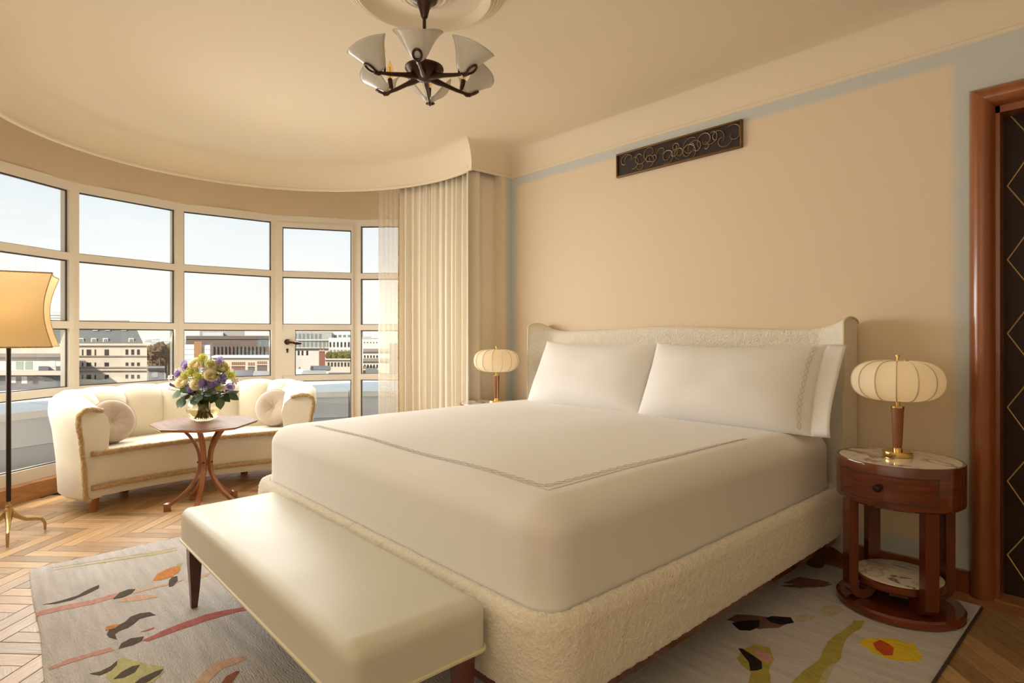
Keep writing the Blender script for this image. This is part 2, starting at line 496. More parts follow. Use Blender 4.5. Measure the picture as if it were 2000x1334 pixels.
def border_paint(name, lo, hi, axis, zlo=0.185, zhi=2.385, soft=0.035):
    """peach wall with a soft-edged pale blue painted border"""
    m = mat(name, (0.8, 0.6, 0.4), 0.8, spec=0.2)
    t = m.node_tree; b = t.nodes['Principled BSDF']
    co = t.nodes.new('ShaderNodeTexCoord'); s = t.nodes.new('ShaderNodeSeparateXYZ')
    t.links.new(co.outputs['Object'], s.inputs[0])
    def ramp(out, a, c):
        r = t.nodes.new('ShaderNodeMapRange'); r.interpolation_type = 'SMOOTHSTEP'
        r.inputs[1].default_value = a; r.inputs[2].default_value = c
        t.links.new(out, r.inputs[0]); return r.outputs[0]
    outs = []
    ax = s.outputs[axis]
    if lo is not None: outs.append(ramp(ax, lo - soft, lo + soft))
    if hi is not None:
        r = ramp(ax, hi - soft, hi + soft); i = t.nodes.new('ShaderNodeMath'); i.operation = 'SUBTRACT'; i.inputs[0].default_value = 1; t.links.new(r, i.inputs[1]); outs.append(i.outputs[0])
    if zlo is not None: outs.append(ramp(s.outputs[2], zlo - soft, zlo + soft))
    if zhi is not None:
        r = ramp(s.outputs[2], zhi - soft * 0.5, zhi + soft * 0.5); i = t.nodes.new('ShaderNodeMath'); i.operation = 'SUBTRACT'; i.inputs[0].default_value = 1; t.links.new(r, i.inputs[1]); outs.append(i.outputs[0])
    f = outs[0]
    for o_ in outs[1:]:
        q = t.nodes.new('ShaderNodeMath'); q.operation = 'MULTIPLY'; t.links.new(f, q.inputs[0]); t.links.new(o_, q.inputs[1]); f = q.outputs[0]
    mx_ = t.nodes.new('ShaderNodeMixRGB')
    mx_.inputs[1].default_value = (0.60, 0.625, 0.60, 1)
    mx_.inputs[2].default_value = (0.80, 0.672, 0.505, 1)
    t.links.new(f, mx_.inputs[0]); t.links.new(mx_.outputs[0], b.inputs['Base Color'])
    return m

# ------------------------------------------------------------------ room shell
WY, WX = 3.273, -3.61           # headboard wall, left return
CZ, LIP = 2.66, 2.455           # ceiling, cornice lip
PC, PR = (-3.90, 1.395), 1.48   # pelmet circle
DL, DR = -0.535, 0.42           # door opening on the headboard wall
DT = 2.19

fl = struct('floor', MB().box(-6.4, -2.6, -0.25, 2.1, 3.5, -0.006), M['subfloor'], label='oak herringbone parquet floor')
W_, N_ = 0.075, 5
E1, E2 = (0.7071, 0.7071), (-0.7071, 0.7071)
def plank_mesh(name):
    mb = MB()
    l, h = W_ * N_ / 2 - 0.0014, W_ / 2 - 0.0014
    b = 0.0012
    mb.add([(-l, -h, -0.006), (l, -h, -0.006), (l, h, -0.006), (-l, h, -0.006),
            (-l, -h, -b), (l, -h, -b), (l, h, -b), (-l, h, -b),
            (-l + b, -h + b, 0), (l - b, -h + b, 0), (l - b, h - b, 0), (-l + b, h - b, 0)],
           [(0, 1, 5, 4), (1, 2, 6, 5), (2, 3, 7, 6), (3, 0, 4, 7), (4, 5, 9, 8), (5, 6, 10, 9), (6, 7, 11, 10), (7, 4, 8, 11), (8, 9, 10, 11)])
    me = mb.mesh(name, smooth=False)
    me.materials.append(M['oak'])
    return me
pm = plank_mesh('plank')
planks = []
for v in range(-110, 130):
    for k in range(-14, 15):
        u0 = v + 2 * N_ * k
        cu, cv = (u0 + N_ / 2 + N_) * W_, (v + 0.5) * W_
        planks.append((cu * E1[0] + cv * E2[0], cu * E1[1] + cv * E2[1], PI / 4))
        v0 = v - 2 * N_ + 1 + 2 * N_ * k
        cu, cv = (v + 0.5 + N_) * W_, (v0 + N_ / 2) * W_
        planks.append((cu * E1[0] + cv * E2[0], cu * E1[1] + cv * E2[1], 3 * PI / 4))
def in_room(x, y):
    if y > (3.25 if x < -0.5 else 3.34) or y < -2.4 or x > 1.9: return False
    if x < -3.5: return math.hypot(x - BAYC[0], y - BAYC[1]) < 2.17 and (y > -0.6 or x > -3.5)
    return True
def in_view(x, y):
    D = depth_of((x, y))
    if D < 0.6: return False
    px = 1000 + FPX * (x * RX + y * RY) / D
    py = HZ + FPX * CH / D
    if not (-60 < px < 2060 and py < 1380): return False
    return not (-3.6 < x < -0.58 and 0.25 < y < 3.1)
near, rest = [], []
for p in planks:
    if in_room(p[0], p[1]):
        (near if in_view(p[0], p[1]) else rest).append(p)
near.sort(key=lambda p: depth_of(p))
rest += near[300:]
for p in near[:300]:
    o = bpy.data.objects.new('plank', pm)
    o.location = (p[0], p[1], 0); o.rotation_euler = (0, 0, p[2] + (PI if random.random() < 0.5 else 0))
    o.parent = fl
    col.objects.link(o)
mb = MB()
for p in rest:
    c, s_ = math.cos(p[2]), math.sin(p[2])
    l, h = W_ * N_ / 2 - 0.0014, W_ / 2 - 0.0014
    mb.add([(p[0] + a * c - b * s_, p[1] + a * s_ + b * c, z) for z in (-0.006, 0) for a, b in ((-l, -h), (l, -h), (l, h), (-l, h))],
           [(4, 5, 6, 7), (0, 1, 5, 4), (1, 2, 6, 5), (2, 3, 7, 6), (3, 0, 4, 7)])
part('plank_field', mb, M['oak'], fl, smooth=False, kind='stuff')
mb = MB().box(-3.6, WY - 0.13, -0.004, -0.5, WY, 0.0005).box(-0.5, WY - 0.13, -0.004, 2.0, WY + 0.12, 0.0005)
part('border_plank', mb, M['oakbase'], fl, smooth=False)

# headboard wall with the door opening
M['paint'] = border_paint('peach_and_blue_wall_paint', -3.555, -0.625, 0)
mb = MB().box(WX - 0.1, WY, 0, DL, WY + 0.2, CZ + 0.02).box(DR, WY, 0, 2.1, WY + 0.2, CZ + 0.02).box(DL, WY, DT, DR, WY + 0.2, CZ + 0.02)
struct('wall_back', mb, M['paint'], smooth=False)
M['paint2'] = border_paint('cream_and_blue_nib_paint', None, 3.205, 1, None, 2.6, 0.02)
mb = MB().box(WX - 0.12, 3.155, 0, WX, WY, CZ + 0.02)
struct('wall_left', mb, M['paint2'], smooth=False)
struct('wall_right', MB().box(2.0, -2.6, 0, 2.15, 3.4, CZ + 0.02), M['cream'], smooth=False)
struct('wall_rear', MB().box(-3.8, -2.75, 0, 2.1, -2.55, CZ + 0.02).box(-3.8, -2.6, 0, -3.61, -0.62, CZ + 0.02), M['cream'], smooth=False)
# ceiling slab
struct('ceiling', MB().box(-6.2, -2.7, CZ, 2.1, 4.1, CZ + 0.25), M['ceiling'], smooth=False)

# coved cornice and curved pelmet
path = [(2.0, WY), (WX, WY), (WX, 2.846)]
a0 = math.degrees(math.atan2(2.846 - PC[1], WX - PC[0]))
NA = 72
arc = [(PC[0] + PR * math.cos(rad(a0 + (360 - 2 * a0) * i / NA)), PC[1] + PR * math.sin(rad(a0 + (360 - 2 * a0) * i / NA))) for i in range(NA + 1)]
path += arc[1:] + [(-3.61, -2.55), (2.0, -2.55)]
def sweep2d(path, prof, close_prof=False):
    n = len(path)
    nor = []
    for i in range(n):
        def seg(a, b):
            dx, dy = b[0] - a[0], b[1] - a[1]
            l = math.hypot(dx, dy)
            return (-dy / l, dx / l)
        if i == 0: q = seg(path[0], path[1]); nor.append(q)
        elif i == n - 1: q = seg(path[-2], path[-1]); nor.append(q)
        else:
            a, b = seg(path[i - 1], path[i]), seg(path[i], path[i + 1])
            k = 1 + a[0] * b[0] + a[1] * b[1]
            nor.append(((a[0] + b[0]) / k, (a[1] + b[1]) / k))
    mb = MB()
    m = len(prof)
    vs = [(path[i][0] + nor[i][0] * p[0], path[i][1] + nor[i][1] * p[0], p[1]) for i in range(n) for p in prof]
    fs = []
    for i in range(n - 1):
        for j in range(m if close_prof else m - 1):
            j2 = (j + 1) % m
            fs.append((i * m + j, (i + 1) * m + j, (i + 1) * m + j2, i * m + j2))
    return mb.add(vs, fs)
cov = [(-0.03, CZ), (-0.03, LIP + 0.002), (0.0, LIP - 0.004), (0.006, LIP), (0.007, LIP + 0.016), (0.002, LIP + 0.02)]
for i in range(13):
    t = i / 12 * PI / 2
    cov.append((0.002 + 0.16 * (1 - math.cos(t)), LIP + 0.022 + (CZ - LIP - 0.022) * math.sin(t)))
struct('trim_1', sweep2d(path, cov), M['ceiling'], ang=30, label='coved plaster cornice with curved pelmet over the bay')
# wall above and around the bay windows
def ring(a1, a2, r0, r1, z0, z1, n=48, c=BAYC):
    def pt(r, t, z):
        a = rad(a1 + (a2 - a1) * t)
        return (c[0] + r * math.cos(a), c[1] + r * math.sin(a), z)
    mb = MB()
    vs, fs = [], []
    for i in range(n + 1):
        t = i / n
        vs += [pt(r0, t, z0), pt(r1, t, z0), pt(r1, t, z1), pt(r0, t, z1)]
    for i in range(n):
        for j in range(4):
            j2 = (j + 1) % 4
            fs.append((i * 4 + j, i * 4 + 4 + j, i * 4 + 4 + j2, i * 4 + j2))
    fs += [(0, 1, 2, 3), (n * 4 + 3, n * 4 + 2, n * 4 + 1, n * 4)]
    return mb.add(vs, fs)
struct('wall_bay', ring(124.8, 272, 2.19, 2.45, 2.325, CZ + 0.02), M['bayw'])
x7, y7 = bay(124.8, 2.25)
x0, y0 = bay(250.7, 2.25)
mb = MB().box(x7 - 0.02, WY + 0.1, 0, WX, y7 + 0.25, CZ)
struct('wall_bay_end', mb, M['cream'], smooth=False)
mb = MB()
xa, ya = bay(251.5, 2.2); xb, yb = bay(275, 2.2)
mb = ring(251.6, 275, 2.19, 2.45, 0, 2.33, 12)
struct('wall_bay_side', mb, M['cream'])
struct('baseboard_bay', ring(126, 250, 2.10, 2.30, 0.0, 0.115), M['oakbase'], label='oak plinth under the bay windows')
mb = MB().box(WX, WY - 0.018, 0.0, DL - 0.03, WY, 0.088).box(WX, WY - 0.024, 0.088, DL - 0.03, WY, 0.098)
struct('baseboard_back', mb, M['doorwood'], smooth=False)

# bay windows: each facet has stiles, rails, transoms and four panes
TR = [2.26, 1.753, 1.230, 0.728, 0.20]
for i in range(6):
    a, b = bay(MULL[i]), bay(MULL[i + 1])
    A, B = Vector((a[0], a[1], 0)), Vector((b[0], b[1], 0))
    ux = (B - A); ln = ux.length; ux.normalize()
    uo = Vector((ux.y, -ux.x, 0))                    # outward
    if uo.dot(Vector((A.x - BAYC[0], A.y - BAYC[1], 0))) < 0: uo = -uo
    mid = (A + B) / 2
    wn = thing('window_%d' % (i + 1), None, None, (mid.x, mid.y, 0), kind='structure')
    door = (i == 4)
    def bx(x0_, x1_, z0_, z1_, d0=-0.035, d1=0.045):
        c = A + ux * (x0_ + x1_) / 2 + uo * (d0 + d1) / 2 + Vector((0, 0, (z0_ + z1_) / 2))
        return MB().obox(c, ux * (x1_ - x0_) / 2, uo * (d1 - d0) / 2, Vector((0, 0, (z1_ - z0_) / 2)))
    s0 = 0.043
    part('stile', bx(-0.0, s0, 0.11, 2.33), M['frame'], wn, smooth=False)
    part('stile', bx(ln - s0, ln, 0.11, 2.33), M['frame'], wn, smooth=False)
    part('head_rail', bx(s0, ln - s0, 2.26, 2.33), M['frame'], wn, smooth=False)
    part('bottom_rail', bx(s0, ln - s0, 0.11, 0.20), M['frame'], wn, smooth=False)
    xa_, xb_ = s0, ln - s0
    top = TR[0]
    if door:
        dl = MB()
        for q in (bx(s0, s0 + 0.028, 0.2, 2.26, -0.045, 0.04), bx(ln - s0 - 0.02, ln - s0, 0.2, 2.26, -0.045, 0.04), bx(s0 + 0.028, ln - s0 - 0.02, 2.215, 2.26, -0.045, 0.04)):
            dl.add(q.v, q.f)
        leaf = part('door_leaf', dl, M['frame'], wn, smooth=False)
        lock = part('lock_panel', bx(ln - s0 - 0.02 - 0.0, ln - s0 - 0.0195, 0.2, 1.23, -0.04, 0.04), M['frame'], wn, smooth=False)
        xa_, xb_ = s0 + 0.028, ln - s0 - 0.02
        top = 2.215
    for k in range(1, 4):
        part('transom', bx(xa_, xb_, TR[k] - 0.028, TR[k] + 0.028), M['frame'], wn, smooth=False)
    for k in range(4):
        zt = (top if k == 0 else TR[k] - 0.028)
        zb = TR[k + 1] + (0.028 if k < 3 else 0.0)
        pa, pb = xa_, xb_
        if door and k == 2:
            # lock panel beside the third pane; A is the left end seen from the room
            bpy.data.objects.remove(lock)
            lock = part('lock_panel', bx(xa_, xa_ + 0.115, zb, zt, -0.045, 0.04), M['frame'], wn, smooth=False)
            pa = xa_ + 0.115
        pn = part('pane', bx(pa, pb, zb, zt, 0.0, 0.006), M['glass'], wn, smooth=False)
        g = MB()
        gw = 0.010
        for q in (bx(pa, pb, zt - gw, zt, -0.012, -0.002), bx(pa, pb, zb, zb + gw * 0.6, -0.012, -0.002), bx(pa, pa + gw * 0.7, zb, zt, -0.012, -0.002), bx(pb - gw * 0.7, pb, zb, zt, -0.012, -0.002)):
            g.add(q.v, q.f)
        part('gasket', g, M['gasket'], pn, smooth=False)
    if door:
        hp = A + ux * (xa_ + 0.045) - uo * 0.05
        up = Vector((0, 0, 1))
        mb = MB()
        z = 1.085
        ros = [hp + up * z + (ux * math.cos(t) + up * math.sin(t)) * 0.026 for t in [2 * PI * q / 20 for q in range(20)]]
        mb.tube([hp + up * z + uo * 0.004, hp + up * z - uo * 0.012], 0.027, 20)
        mb.tube([hp + up * z - uo * 0.012, hp + up * z - uo * 0.04], 0.012, 10)
        mb.tube([hp + up * z - uo * 0.04, hp + ux * 0.05 + up * (z - 0.004) - uo * 0.042, hp + ux * 0.09 + up * (z - 0.012) - uo * 0.04, hp + ux * 0.135 + up * (z - 0.016) - uo * 0.036], [0.014, 0.011, 0.016, 0.006], 10)
        hd = part('door_handle', mb, M['bronze'], wn, label='dark bronze lever handle')
        mb = MB()
        mb.tube([hp + up * (z - 0.075) + uo * 0.004, hp + up * (z - 0.075) - uo * 0.004], 0.011, 14)
        mb.obox(hp + up * (z - 0.092), ux * 0.006, uo * 0.004, up * 0.014)
        part('keyhole', mb, M['bronze'], wn, label='dark keyhole escutcheon')

# mahogany door frame and door leaf with brass diamond inlay
mb = MB()
def arch_pts(n=10):
    return [(0.045 - 0.046 * math.cos(PI * i / n), -0.062 * math.sin(PI * i / n)) for i in range(n + 1)]
for side in (0, 1):
    base = DL - 0.03 if side == 0 else DR + 0.03
    sg = 1 if side == 0 else -1
    prof = [(base + sg * (p[0] - 0.0), WY + p[1]) for p in arch_pts()]
    n = len(prof)
    zt = DT + 0.045
    vs = [(p[0], p[1], 0) for p in prof] + [(p[0], p[1], zt - abs(p[0] - base)) for p in prof]
    mb.add(vs, [(i, i + 1, n + i + 1, n + i) for i in range(n - 1)])
prof = arch_pts()
n = len(prof)
vs = []
for p in prof:
    vs += [(DL - 0.03 + p[0], WY + p[1], DT + 0.045 - p[0]), (DR + 0.03 - p[0], WY + p[1], DT + 0.045 - p[0])]
mb.add(vs, [(2 * i, 2 * i + 1, 2 * i + 3, 2 * i + 2) for i in range(n - 1)])
tr2 = struct('trim_2', mb, M['doorwood'], label='rounded cherry wood door surround')
mb = MB().box(DL, WY - 0.005, 0, DL + 0.075, WY + 0.11, DT).box(DR - 0.075, WY - 0.005, 0, DR, WY + 0.11, DT).box(DL, WY - 0.005, DT - 0.075, DR, WY + 0.11, DT)
part('jamb', mb, M['doorwood'], tr2, smooth=False)
dr = thing('door_1', 'dark panelled door with brass diamond inlay', None, (DL + 0.5, WY + 0.13, 0), kind='structure')
LY = WY + 0.09
part('leaf', MB().box(DL + 0.07, LY, 0.006, DR - 0.07, LY + 0.05, DT - 0.07), M['doorleaf'], dr, smooth=False)
zs = [0.18 + 0.326 * k for k in range(7)]
for c in range(4):
    for sgn in (-1, 1):
        xc = DL + 0.085 + 0.10 + c * 0.20
        pts = []
        for k, z in enumerate(zs):
            if k == 0: pts.append((xc, LY - 0.001, z - 0.163))
            pts.append((xc + sgn * 0.098, LY - 0.001, z))
            if z + 0.163 < DT - 0.08: pts.append((xc, LY - 0.001, z + 0.163))
        for a, b in zip(pts[:-1], pts[1:]):
            part('inlay_strip', MB().tube([a, b], 0.0026, 4), M['inlay'], dr, smooth=False)
part('threshold', MB().box(DL, WY - 0.02, 0, DR, WY + 0.1, 0.006), M['oakbase'], dr, smooth=False)

# ------------------------------------------------------------------ rug
RZ = 0.012
rug = thing('rug', 'pale grey hand-tufted rug with scattered abstract floral motifs under the bed', 'rug', (-2.1, 1.64, 0))
M['rug'] = mat('grey_lilac_wool', (0.62, 0.59, 0.575), 0.95, spec=0.05, sheen=0.2, var=(9, 0.13, (0.35, 3.5, 1)), bump=('noise', 90, 0.9, 0.012, (0.5, 2.2, 1)))
def rug_edge():
    x0, x1, y0, y1 = -3.69, -0.50, 0.165, 3.12
    pts = []
    n = 40
    wv = lambda t, s: 0.006 * math.sin(9 * t + s) + 0.004 * math.sin(23 * t + s * 2)
    for i in range(n): pts.append((x0 + (x1 - x0) * i / n, y0 + wv(i / n, 1)))
    for i in range(n): pts.append((x1, y0 + (y1 - y0) * i / n))
    for i in range(n): pts.append((x1 + (x0 - x1) * i / n, y1))
    for i in range(n): pts.append((x0 + wv(i / n, 3) * 1.6 - 0.03 * math.sin(PI * i / n), y1 + (y0 - y1) * i / n))
    return pts
mb = MB()
E_ = rug_edge(); n = len(E_)
cx, cy = -2.1, 1.64
ins = [(p[0] + (0.006 if p[0] < cx else -0.006), p[1] + (0.006 if p[1] < cy else -0.006)) for p in E_]
mb.add([(p[0], p[1], 0.0) for p in E_] + [(p[0], p[1], RZ * 0.6) for p in E_] + [(p[0], p[1], RZ) for p in ins],
       [(i, (i + 1) % n, n + (i + 1) % n, n + i) for i in range(n)] + [(n + i, n + (i + 1) % n, 2 * n + (i + 1) % n, 2 * n + i) for i in range(n)] + [tuple(range(2 * n, 3 * n)), tuple(reversed(range(n)))])
part('pile', mb, M['rug'], rug)
part('binding', MB().tube([(-0.497, 0.17, 0.006), (-0.497, 3.118, 0.006)], 0.005, 6), M['gasket'], rug)
RC = {'char': (0.12, 0.10, 0.085), 'red': (0.50, 0.17, 0.165), 'pink': (0.60, 0.33, 0.29), 'peach': (0.66, 0.44, 0.32), 'orange': (0.62, 0.27, 0.10),
      'lime': (0.52, 0.50, 0.26), 'olive': (0.44, 0.38, 0.10), 'yellow': (0.80, 0.60, 0.05), 'fire': (0.62, 0.11, 0.03), 'black': (0.03, 0.022, 0.02), 'cream': (0.60, 0.52, 0.40), 'plum': (0.24, 0.12, 0.11), 'dustred': (0.33, 0.13, 0.085)}
RM = {k: mat('rug_' + k, v, 0.95, spec=0.05, var=(40, 0.15, (0.6, 2, 1)), bump=('noise', 160, 0.7, 0.006)) for k, v in RC.items()}
def patch(cn, pts, z=RZ + 0.0012, rough=True):
    P = [atz(x, y, z) for x, y in pts]
    # subdivide and jitter the outline a little, as tufted edges are
    Q = []
    for i in range(len(P)):
        a, b = P[i], P[(i + 1) % len(P)]
        l = math.hypot(b[0] - a[0], b[1] - a[1])
        k = max(1, min(14, int(l / 0.03)))
        for j in range(k):
            t = j / k
            Q.append((a[0] + (b[0] - a[0]) * t + random.uniform(-1, 1) * 0.003, a[1] + (b[1] - a[1]) * t + random.uniform(-1, 1) * 0.003))
    part('motif', MB().prism(Q, RZ - 0.002, z), RM[cn], rug, smooth=False)
def blob(cn, cx, cy, w, h, rot=0, n=14, amp=0.12, z=RZ + 0.0012):
    ph = random.uniform(0, 6)
    pts = []
    for i in range(n):
        a = 2 * PI * i / n
        k = 1 + amp * math.sin(3 * a + ph) + amp * 0.5 * math.sin(5 * a + 2 * ph)
        x, y = w * k * math.cos(a), h * k * math.sin(a)
        pts.append((cx + x * math.cos(rot) - y * math.sin(rot), cy + x * math.sin(rot) + y * math.cos(rot)))
    patch(cn, pts, z)
U = RZ + 0.0022
patch('pink', [(70, 1195), (120, 1183), (180, 1172), (228, 1158), (232, 1165), (180, 1180), (120, 1192), (72, 1203)])
patch('char', [(84, 1181), (120, 1173), (150, 1163), (180, 1148), (195, 1142), (192, 1149), (170, 1160), (140, 1172), (110, 1179)])
patch('char', [(221, 1169), (232, 1158), (250, 1151), (263, 1151), (256, 1159), (240, 1166)], U)
patch('peach', [(258, 1156), (300, 1146), (345, 1136), (360, 1131), (345, 1139), (300, 1149), (262, 1159)])
patch('peach', [(380, 1127), (400, 1121), (413, 1118), (402, 1125), (384, 1130)])
patch('orange', [(298, 1134), (308, 1121), (325, 1112), (343, 1106), (352, 1107), (350, 1117), (335, 1127), (315, 1133)])
patch('char', [(329, 1146), (329, 1134), (336, 1127), (347, 1125), (347, 1134), (338, 1144)], U)
blob('peach', 270, 1168, 38, 5, -0.12)
patch('lime', [(343, 1106), (346, 1101), (356, 1098), (353, 1105)])
patch('char', [(230, 1249), (214, 1244), (208, 1238), (213, 1229), (230, 1222), (245, 1214), (255, 1204), (272, 1198), (292, 1196), (306, 1201), (290, 1204), (272, 1209), (262, 1217), (250, 1226), (232, 1232), (224, 1238)])
patch('char', [(233, 1267), (236, 1257), (255, 1247), (283, 1243), (276, 1252), (258, 1260)])
patch('orange', [(206, 1231), (207, 1224), (220, 1221), (233, 1220), (226, 1226)], U)
patch('red', [(276, 1251), (300, 1240), (340, 1222), (400, 1201), (440, 1191), (475, 1186), (490, 1190), (460, 1196), (410, 1210), (360, 1227), (320, 1241), (290, 1252)])
patch('red', [(276, 1234), (290, 1228), (302, 1224), (300, 1228), (286, 1233)])
patch('pink', [(92, 1304), (130, 1288), (180, 1274), (215, 1265), (222, 1270), (180, 1282), (130, 1297), (94, 1309)])
patch('lime', [(205, 1322), (222, 1296), (240, 1284), (272, 1294), (320, 1302), (322, 1312), (300, 1332), (262, 1345), (228, 1336)])
patch('char', [(174, 1316), (195, 1312), (215, 1301), (230, 1290), (229, 1298), (215, 1310), (192, 1318)], U)
patch('char', [(224, 1326), (236, 1312), (258, 1301), (274, 1299), (262, 1312), (240, 1323)], U)
patch('char', [(262, 1336), (275, 1325), (300, 1312), (318, 1306), (312, 1316), (288, 1332)], U)
patch('peach', [(378, 1338), (392, 1318), (415, 1298), (445, 1286), (475, 1281), (482, 1286), (462, 1296), (435, 1306), (412, 1325), (400, 1340)])
patch('dustred', [(428, 1342), (440, 1322), (462, 1310), (468, 1312), (455, 1330), (446, 1345)])
for yy, cn in ((1078, 'cream'), (1083, 'lime')):
    patch(cn, [(100, 1109 + (yy - 1078)), (200, 1092 + (yy - 1078)), (300, 1072 + (yy - 1074)), (345, 1062 + (yy - 1072)), (345, 1064 + (yy - 1072)), (300, 1075 + (yy - 1074)), (200, 1094 + (yy - 1078))])
# right of the bed
patch('yellow', [(1676, 1256), (1690, 1247), (1725, 1246), (1752, 1247), (1765, 1254), (1785, 1256), (1799, 1278), (1798, 1291), (1770, 1292), (1735, 1287), (1700, 1273), (1690, 1263)])
patch('fire', [(1706, 1256), (1720, 1250), (1735, 1258), (1746, 1266), (1744, 1279), (1725, 1280), (1712, 1268)], U)
patch('olive', [(1540, 1340), (1570, 1310), (1600, 1290), (1612, 1262), (1625, 1245), (1655, 1225), (1668, 1212), (1690, 1212), (1678, 1228), (1652, 1246), (1645, 1270), (1640, 1288), (1615, 1305), (1595, 1340)])
patch('lime', [(1598, 1338), (1612, 1305), (1632, 1292), (1622, 1312), (1612, 1338)], U)
patch('olive', [(1440, 1285), (1452, 1268), (1475, 1258), (1505, 1265), (1512, 1288), (1502, 1310), (1508, 1340), (1480, 1350), (1460, 1335), (1465, 1312), (1450, 1300)])
patch('black', [(1442, 1265), (1450, 1267), (1470, 1280), (1488, 1293), (1490, 1306), (1478, 1308), (1466, 1310), (1464, 1292), (1452, 1278)], U)
patch('pink', [(1470, 1268), (1488, 1268), (1505, 1280), (1510, 1288), (1498, 1296), (1484, 1288)], U)
patch('black', [(1428, 1216), (1450, 1213), (1484, 1211), (1482, 1224), (1465, 1232), (1445, 1231)])
patch('plum', [(1418, 1210), (1440, 1200), (1490, 1203), (1545, 1215), (1520, 1226), (1482, 1228)], RZ + 0.0008)
patch('black', [(1495, 1206), (1510, 1203), (1545, 1206), (1550, 1216), (1525, 1219), (1505, 1214)], U)
patch('cream', [(1602, 1190), (1612, 1182), (1640, 1183), (1648, 1193), (1625, 1204), (1608, 1200)])
blob('cream', 1572, 1207, 20, 7, -0.1)
patch('dustred', [(1530, 1138), (1560, 1127), (1600, 1132), (1622, 1138), (1600, 1144), (1560, 1142)])
patch('plum', [(1525, 1144), (1570, 1140), (1625, 1140), (1610, 1146), (1560, 1148)], U)

# ------------------------------------------------------------------ bed
BX0, BX1, BY0, BY1 = -3.19, -1.02, 1.05, 3.17
bed = thing('bed', 'king bed with cream boucle base and winged headboard against the peach wall', 'bed', (-2.10, 2.1, 0))
def rrect(x0, x1, y0, y1, r, n=8):
    pts = []
    for cx_, cy_, a in ((x1 - r, y0 + r, -90), (x1 - r, y1 - r, 0), (x0 + r, y1 - r, 90), (x0 + r, y0 + r, 180)):
        for i in range(n + 1):
            t = rad(a + 90 * i / n)
            pts.append((cx_ + r * math.cos(t), cy_ + r * math.sin(t)))
    return pts
def refine(pts, step, closed=True):
    out = []
    for i in range(len(pts) if closed else len(pts) - 1):
        a, b = pts[i], pts[(i + 1) % len(pts)]
        k = max(1, int(math.dist(a, b) / step + 0.999))
        for j in range(k):
            out.append(tuple(a[c] + (b[c] - a[c]) * j / k for c in range(len(a))))
    if not closed: out.append(tuple(pts[-1]))
    return out
def ring_sweep(sections, x0, x1, y0, y1, r, n=8, step=None):
    """sections: (inset, z) closed profile swept round a rounded rectangle"""
    mb = MB()
    loops = []
    if step:
        sections = refine(sections[:10], step, False) + sections[10:]
    fr = None
    for ins_, z in sections:
        P = rrect(x0 + ins_, x1 - ins_, y0 + ins_, y1 - ins_, max(0.01, r - ins_), n)
        if step:
            if fr is None:
                fr = []
                for i in range(len(P)):
                    k = max(1, int(math.dist(P[i], P[(i + 1) % len(P)]) / step + 0.999))
                    fr += [(i, j / k) for j in range(k)]
            P = [(P[i][0] + (P[(i + 1) % len(P)][0] - P[i][0]) * t, P[i][1] + (P[(i + 1) % len(P)][1] - P[i][1]) * t) for i, t in fr]
        loops.append([(p[0], p[1], z) for p in P])
    m, k = len(loops), len(loops[0])
    vs = [p for l in loops for p in l]
    fs = [(a * k + i, a * k + (i + 1) % k, ((a + 1) % m) * k + (i + 1) % k, ((a + 1) % m) * k + i) for a in range(m) for i in range(k)]
    return mb.add(vs, fs)
sec = [(0.03, 0.17), (0.005, 0.19), (-0.004, 0.26), (-0.004, 0.33), (0.0, 0.385), (0.012, 0.408), (0.03, 0.416), (0.05, 0.408), (0.06, 0.385), (0.062, 0.34), (0.2, 0.33), (0.2, 0.17)]
part('base', ring_sweep(sec, BX0, BX1, BY0, BY1, 0.13, step=0.010), M['boucle'], bed, ang=180, loops=(0.0042, 75))
part('deck', MB().box(BX0 + 0.15, BY0 + 0.15, 0.2, BX1 - 0.15, BY1 - 0.1, 0.34), M['boucle'], bed, smooth=False)
part('plinth_rail', ring_sweep([(0.026, 0.148), (0.026, 0.178), (0.2, 0.178), (0.2, 0.148)], BX0, BX1, BY0, BY1, 0.13), M['mahog'], bed)
for x, y in ((-1.14, 3.06), (-3.06, 3.06), (-1.2, 1.3), (-3.0, 1.3)):
    part('leg', MB().lathe([(0.036, 0.0125), (0.05, 0.14)], (x, y, 0), 16), M['walnut'], bed)
# winged headboard
HX0, HX1 = -3.19, -1.015
def hb_top(t):
    x = abs(2 * t - 1)
    z = 1.207 - 0.024 * math.sin(min(1, x / 0.72) * PI / 2) ** 2
    if x > 0.80:
        z += 0.057 * ((x - 0.80) / 0.2) ** 1.7
    return z
def hb_front(t):
    x = abs(2 * t - 1)
    return 3.175 - (0.115 * max(0, (x - 0.86) / 0.14) ** 1.4)
HN = 200
secs = []
mb = MB()
loops = []
for i in range(HN + 1):
    t = i / HN
    t = 0.5 + 0.5 * math.copysign(abs(2 * t - 1) ** 0.75, 2 * t - 1)
    x = HX0 + (HX1 - HX0) * t
    zt, yf, yb = hb_top(t), hb_front(t), 3.262
    lp = [(x, yf, 0.10), (x, yf - 0.004, 0.4)] + [(x, yf - 0.004 * (1 - j / 46), 0.62 + (zt - 0.045 - 0.62) * j / 46) for j in range(46)]
    for k in range(7):
        a = PI * k / 6
        r_ = (yb - yf) / 2
        lp.append((x, (yf + yb) / 2 - r_ * math.cos(a), zt - min(0.03, r_) + min(0.03, r_) * math.sin(a)))
    lp += [(x, yb, 0.8), (x, yb, 0.10)]
    loops.append(lp)
m = len(loops[0])
mb.add([p for l in loops for p in l], [(i * m + j, (i + 1) * m + j, (i + 1) * m + (j + 1) % m, i * m + (j + 1) % m) for i in range(HN) for j in range(m)] + [tuple(range(m)), tuple(HN * m + j for j in reversed(range(m)))])
part('headboard', mb, M['boucle'], bed, ang=60, loops=(0.0038, 75))
